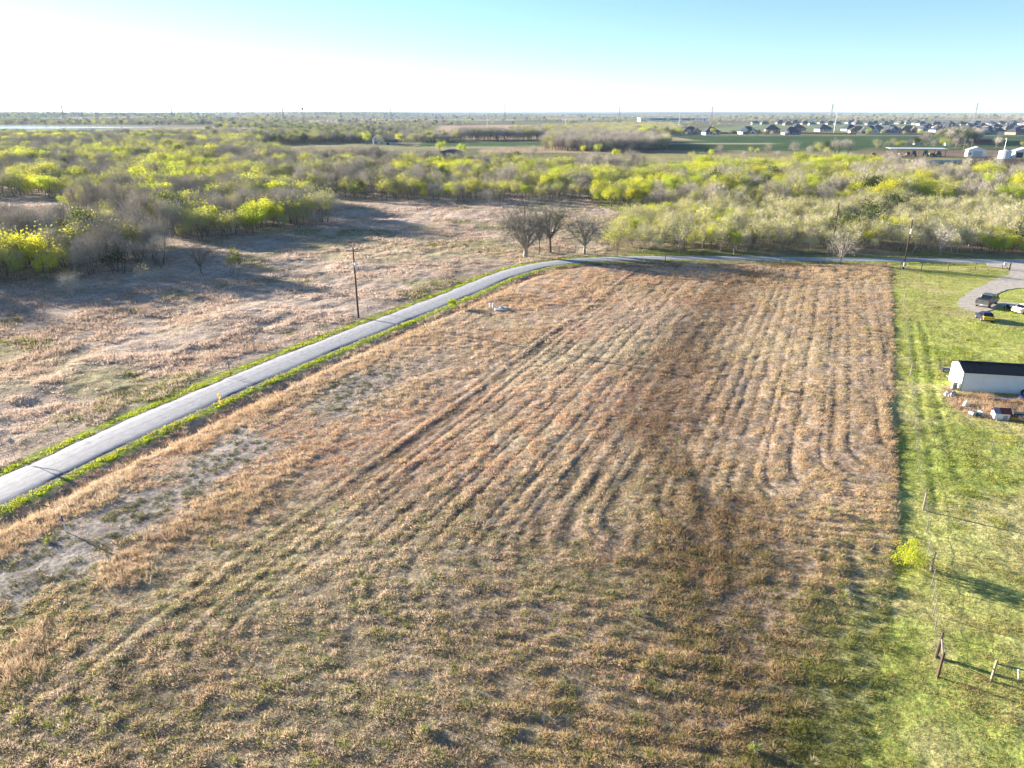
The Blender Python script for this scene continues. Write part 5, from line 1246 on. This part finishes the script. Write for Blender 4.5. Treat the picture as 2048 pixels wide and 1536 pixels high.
x, y = gpos(1900, 291, 5); gable_house('grey_cottage', 'dark little house hidden in the far dark grove', 'cottage', x, y, 8, 5, 3.4, 5.4, M_GREYWALL, M_SLATE, 0, 'y')
x, y = gpos(901, 315.5, 9); gable_house('dark_barn', 'barn with wide dark roof and white door in the centre woods', 'barn', x, y, 13.5, 9, 3.9, 5.3, M_POSTD, M_SLATE, -.25, 'y', [(-2.0, 2.2, 3.2, M_WHITE)], (), 1.0)
x, y = gpos(756, 288.5, 9); gable_house('farmhouse', 'blue grey gabled farmhouse among bright green trees', 'farmhouse', x, y, 11, 9, 4.6, 9.6, M_GREYWALL, M_SLATE, .2, 'y', [(-.6, .6, 2.3, M_WHITE)], [(-3.6, -2, 1, 2.5), (2, 3.6, 1, 2.5), (-.8, .8, 5, 6.6)])
x, y = gpos(781, 290, 6); gable_house('farmhouse_annex', 'low pale annex right of the blue grey farmhouse', 'outbuilding', x, y, 13, 6, 2.8, 4.4, M_CREAM, M_SLATE, .1, 'x', [(-4, -1.5, 2.3, M_BLACK), (1, 4, 2.3, M_GREYWALL)])
x, y = gpos(167, 272, 9); gable_house('far_barn', 'pale blue barn in the trees before the lake', 'barn', x, y, pxw(155, 178, 272), 9, 4.5, 6.5, M_TIN, M_GREYWALL, .1, 'x', [(-3, 1, 3.5, M_GREYWALL)])
x, y = gpos(1348, 243.5, 60); w_ = pxw(1281, 1416, 243.5)
t = thing('warehouse', 'very long white warehouse on the far plain', 'warehouse', (x, y, h1(x, y))); MB().box(-w_ / 2, w_ / 2, -30, 30, -1, 11).build('wall', M_WHITE, t); MB().box(-w_ / 2 - 1, w_ / 2 + 1, -31, 31, 11.01, 12.2).build('roof', M_TIN, t)
MB().box(-w_ / 2 + 30, w_ * .3, -31.2, -30.05, 5.5, 10.4).build('canopy', M_SLATE, t)
for i in range(3): MB().box(w_ * (.33 + i * .055), w_ * (.33 + i * .055) + 4, -30.3, -30.02, 1, 8).build('dock_door', M_SLATE, t)

# ------------------------------------------------------------------ the housing estate
M_SHING = [flat('charcoal_shingle', (.05, .058, .078), .8, var=.2), flat('brown_shingle', (.15, .12, .10), .85, var=.2), flat('blue_black_shingle', (.03, .042, .07), .8, var=.2)]
WALLM = [flat('pale_siding', (.62, .62, .61), .7, var=.1), flat('tan_brick', (.34, .28, .22), .85, var=.15), M_BRICKW, flat('slate_siding', (.22, .25, .30), .7, var=.1)]
def hip(mb, x0, x1, y0, y1, z, r, ov=.9):
    x0 -= ov; x1 += ov; y0 -= ov; y1 += ov; d = (y1 - y0) / 2; ym = (y0 + y1) / 2
    if x1 - x0 > y1 - y0: a, b = (x0 + d * .95, ym, z + r), (x1 - d * .95, ym, z + r); V = [(x0, y0, z), (x1, y0, z), (x1, y1, z), (x0, y1, z), a, b]; F = [(0, 1, 5, 4), (1, 2, 5), (2, 3, 4, 5), (3, 0, 4), (3, 2, 1, 0)]
    else: d = (x1 - x0) / 2; xm = (x0 + x1) / 2; V = [(x0, y0, z), (x1, y0, z), (x1, y1, z), (x0, y1, z), (xm, y0 + d * .95, z + r), (xm, y1 - d * .95, z + r)]; F = [(0, 1, 4), (1, 2, 5, 4), (2, 3, 5), (3, 0, 4, 5), (3, 2, 1, 0)]
    return mb.add(V, F)
def estate_house(v, wm, rm):
    t = link('house', None)
    if v == 0:      # hip roof with front gable garage
        MB().box(-8, 8, -6, 6, -.4, 2.7).build('wall', wm, t); MB().prism([(1.5, -.4), (7.5, -.4), (7.5, 3), (4.5, 5.6), (1.5, 3)], 'y', -8.4, -6.005).build('front_wing', wm, t)
        r = hip(MB(), -8, 8, -6, 6, 2.703, 4.6).build('roof', rm, t)
        for s in (-1, 1): MB().hexa([(4.5 + s * 3.6, -8.9, 2.7), (4.5, -8.9, 5.8), (4.5, -2, 5.8), (4.5 + s * 3.6, -2, 2.7)], [(4.5 + s * 3.6, -8.9, 2.9), (4.5, -8.9, 6.0), (4.5, -2, 6.0), (4.5 + s * 3.6, -2, 2.9)]).build('gable_roof', rm, r)
        MB().box(2.2, 6.8, -8.46, -8.41, 0, 2.4).build('garage_door', M_SLATE, t)
        for a in (-6.5, -3.2): MB().box(a, a + 1.6, -6.06, -6.005, .9, 2.4).build('window', M_GLASS, t)
    elif v == 1:    # plain hip
        MB().box(-7.5, 7.5, -6.5, 6.5, -.4, 2.7).build('wall', wm, t); r = hip(MB(), -7.5, 7.5, -6.5, 6.5, 2.703, 4.9).build('roof', rm, t); MB().box(2, 2.9, .5, 1.4, 5.5, 8.4).build('chimney', M_BRICKW, r)
        for a in (-6, -2.6, 3.4): MB().box(a, a + 1.7, -6.56, -6.505, .9, 2.4).build('window', M_GLASS, t)
        MB().box(.4, 1.6, -6.56, -6.506, 0, 2.3).build('door', M_SLATE, t)
    else:           # two front gables
        MB().box(-8, 8, -6, 6, -.4, 2.7).build('wall', wm, t); r = hip(MB(), -8, 8, -6, 6, 2.703, 4.9).build('roof', rm, t)
        for cx, hw in ((-3.8, 3.4), (3.2, 2.6)):
            MB().prism([(cx - hw, -.4), (cx + hw, -.4), (cx + hw, 3), (cx, 3 + hw * .85), (cx - hw, 3)], 'y', -8.2, -6.005).build('front_wing', wm, t)
            for s in (-1, 1): MB().hexa([(cx + s * (hw + .5), -8.6, 2.7), (cx, -8.6, 3.2 + hw * .9), (cx, -1.5, 3.2 + hw * .9), (cx + s * (hw + .5), -1.5, 2.7)], [(cx + s * (hw + .5), -8.6, 2.9), (cx, -8.6, 3.4 + hw * .9), (cx, -1.5, 3.4 + hw * .9), (cx + s * (hw + .5), -1.5, 2.9)]).build('gable_roof', rm, r)
        MB().box(-6.2, -1.4, -8.26, -8.205, 0, 2.3).build('garage_door', M_SLATE, t); MB().box(2.3, 4.1, -8.26, -8.206, .8, 2.5).build('window', M_GLASS, t)
    return t
PROTO = {}
def put_house(px, py, v, w, rm, lab, rzh=0.0, group=None, s=1.0):
    x, y = G(px, py); k = (v, w, rm)
    if k not in PROTO: PROTO[k] = estate_house(v, WALLM[w], M_SHING[rm]); t = PROTO[k]
    else: t = copy_tree(PROTO[k])
    t.location = (x, y + 6, h1(x, y + 6)); t.rotation_euler = (0, 0, rzh); t.scale = (s, s, s)
    return tag(t, lab, 'house', group)
FRONT = [(1382, 269, 0, 3, 0, 'pale blue house farthest left in the front row of the estate'), (1423, 270, 1, 0, 0, 'white hip roofed house second from left in the estate front row'), (1497, 268.5, 2, 0, 2, 'white house with two pointed front gables in the estate front row'),
         (1546, 264, 1, 2, 2, 'dark roofed house behind the orange fence right of the twin gabled house'), (1584, 270, 1, 3, 2, 'dark hip roofed house standing forward of the orange fence'), (1649, 263, 1, 0, 2, 'small white walled house alone behind the orange fence'),
         (1597, 262, 1, 2, 0, 'dark roof just behind the forward hip roofed house'), (1702, 262.5, 1, 3, 2, 'dark roofed house beside the tall steel pole'), (1718, 267, 0, 0, 1, 'white walled house with sunlit tan roof in the estate front row'),
         (1741, 266, 2, 0, 2, 'white gabled house right of the tan roofed house'), (1757, 264.5, 1, 1, 0, 'large dark hip roof rising behind the pale estate fence'), (1786, 266, 2, 3, 0, 'blue grey house with broken roofline in the estate front row'), (1818, 265.5, 0, 2, 1, 'brick house with brown roof left of the bare tree')]
for px, py, v, w, rm, lab in FRONT: put_house(px, py, v, w, rm, lab, random.uniform(-.25, .25), 'houses of the estate front row', 1.45)
rr = random.Random(9); BACK = []
for px in (1512, 1530, 1562, 1577, 1592, 1612, 1626, 1644, 1662, 1676, 1700, 1716, 1741, 1752, 1772, 1783, 1800, 1816, 1836, 1846): BACK.append((px, 249 + rr.uniform(-1.6, 2)))
for row, py in enumerate((268.5, 263, 257.5, 253, 249.5)):
    for px in range(1850 + row * 6, 2075, 26): 
        if not (row == 0 and px < 1950): BACK.append((px + rr.uniform(-9, 9), py + rr.uniform(-2, 2)))
for px, py in BACK: put_house(px, py, rr.randrange(3), rr.randrange(4), rr.choice((0, 0, 1, 2)), 'dark roofed house in the crowded far part of the estate', rr.choice((0, 0, 1.57, -1.57, .4)), 'houses in the far part of the estate', rr.uniform(1.1, 1.4))
M_FENCE = flat('orange_cedar', (.50, .19, .07), .8, var=.2, scale=4); M_FENCEP = flat('pale_cedar', (.55, .40, .26), .8, var=.2, scale=4)
def board_fence(p0, p1, m, lab):
    a, b = Vector(G(*p0)), Vector(G(*p1)); n = max(3, int((b - a).length / 5)); t = thing('board_fence', lab, 'fence', (a.x, a.y, h1(a.x, a.y)), math.atan2(b.y - a.y, b.x - a.x)); L2 = (b - a).length
    for i in range(n): MB().box(i * L2 / n + .05, (i + 1) * L2 / n - .05, -.05, .05, -.3, 2.3 + .1 * (i % 2)).build('fence_panel', m, t)
    for i in range(n + 1): MB().box(i * L2 / n - .12, i * L2 / n + .12, .06, .22, -.3, 2.5).build('post', m, t)
board_fence((1440, 268), (1490, 267.5), flat('dark_cedar', (.12, .06, .04), .8, var=.2), 'dark brown board fence left of the twin gabled house')
board_fence((1512, 267.4), (1568, 267), M_FENCE, 'orange board fence right of the twin gabled house'); board_fence((1600, 268), (1712, 269.5), M_FENCE, 'long orange board fence across the middle of the estate'); board_fence((1730, 269.5), (1880, 270.5), M_FENCEP, 'pale board fence along the right part of the estate')

# ------------------------------------------------------------------ pylons and tall poles
M_PYL = flat('pylon_steel', (.14, .145, .15), .5, .4, var=.1); M_POLEW = flat('pale_steel_pole', (.45, .45, .46), .5, .2, var=.1)
for px, py, ptop, lab in ((1667.5, 268, 214, 'tallest pale steel pole rising from the housing estate'), (1357, 263, 226, 'pale steel pole left of the housing estate'), (1131, 258, 227, 'pale steel pole on the tan plain right of centre'), (975, 258, 228, 'pale steel pole on the tan plain left of centre'), (824, 256, 229, 'pale steel pole above the farmhouse woods')):
    x, y = G(px, py); hgt = (CAM_H - (CAM_H / (1)) * 0) ; v = ptop - 768
    tt = y / (FPX * math.cos(PITCH) - v * math.sin(PITCH)); hgt = CAM_H - tt * (v * math.cos(PITCH) + FPX * math.sin(PITCH))
    t = thing('steel_pole', lab, 'power pole', (x, y, h1(x, y))); MB().tube((0, 0, -1), (0, 0, hgt), .5, .28, 8).build('pole', M_POLEW, t)
    for q in (.9, .8, .7): MB().tube((0, 0, hgt * q), (2.6 if q == .8 else -2.6, 0, hgt * q + .6), .16, .1, 5).build('arm', M_POLEW, t)
def pylon(px, dist, hgt, lab):
    x = (px - 1024) / FPX * dist / math.cos(PITCH) * (math.cos(PITCH) ** 2 + 0) ; y = dist
    x = (px - 1024) / (FPX * math.cos(PITCH) + 540 * math.sin(PITCH)) * dist
    t = thing('lattice_pylon', lab, 'pylon', (x, y, h1(x, y))); b = MB(); w = 3.6
    lv = [0, .3, .55, .75, 1.0]; ws = [w, w * .55, w * .36, w * .3, w * .22]
    C = lambda i, k: ((-1, 1, 1, -1)[k] * ws[i], (-1, -1, 1, 1)[k] * ws[i], lv[i] * hgt)
    for k in range(4): MB().tube(C(0, k), C(1, k), .45, .38, 4).build('leg', M_PYL, t)
    for i in range(1, 4):
        for k in range(4): b.tube(C(i, k), C(i + 1, k), .36, .3, 4); b.tube(C(i, k), C(i + 1, (k + 1) % 4), .24, .24, 4)
    for k in range(4): b.tube(C(0, k), C(1, (k + 1) % 4), .26, .26, 4)
    b.build('lattice', M_PYL, t)
    for q in (.72, .84, .96): MB().tube((-hgt * .16, 0, q * hgt), (hgt * .16, 0, q * hgt), .35, .35, 4).build('cross_arm', M_PYL, t)
for i, (px, d_, hh) in enumerate(((126, 2700, 50), (344, 2900, 48), (566, 2900, 42), (782, 2800, 46), (1010, 2300, 50), (1239, 2400, 47), (1424, 2400, 47), (1663, 2300, 53), (1951, 2300, 55))):
    pylon(px, d_, hh, ('leftmost', 'second from left', 'third from left', 'fourth from left', 'fifth from left, central', 'sixth from left', 'seventh from left', 'eighth from left', 'rightmost')[i] + ' lattice power pylon on the horizon')
x, y = G(608, 250); t = thing('mast', 'thin dark mast with round head on the horizon', 'mast', (x, y, h1(x, y))); MB().tube((0, 0, -1), (0, 0, 36), .7, .4, 6).build('mast_pole', M_POSTD, t); MB().tube((0, -.6, 37.5), (0, .6, 37.5), 2.6, 2.6, 12).build('round_head', M_POSTD, t); MB().tube((4, 0, -1), (4, 0, 27), .6, .5, 5).build('mast_pole', M_POSTD, t)

# ------------------------------------------------------------------ haze
m = bpy.data.materials.new('haze'); m.use_nodes = True; nt = m.node_tree; nt.nodes.clear(); o_ = N(nt, 'OutputMaterial'); pv = N(nt, 'VolumePrincipled')
pv.inputs['Color'].default_value = (.50, .70, 1.0, 1); pv.inputs['Density'].default_value = 0.00005; pv.inputs['Anisotropy'].default_value = 0.0; nt.links.new(pv.outputs[0], o_.inputs['Volume'])
zmin = float(gz.min()) - 1.5; zmax = max(75.0, float(gz.max()) + 18)
hz = MB().box(-16500, 16500, -600, 20600, zmin, zmax).build('haze', m); tag(hz, 'thin blue haze over the distant plain', kind='stuff')
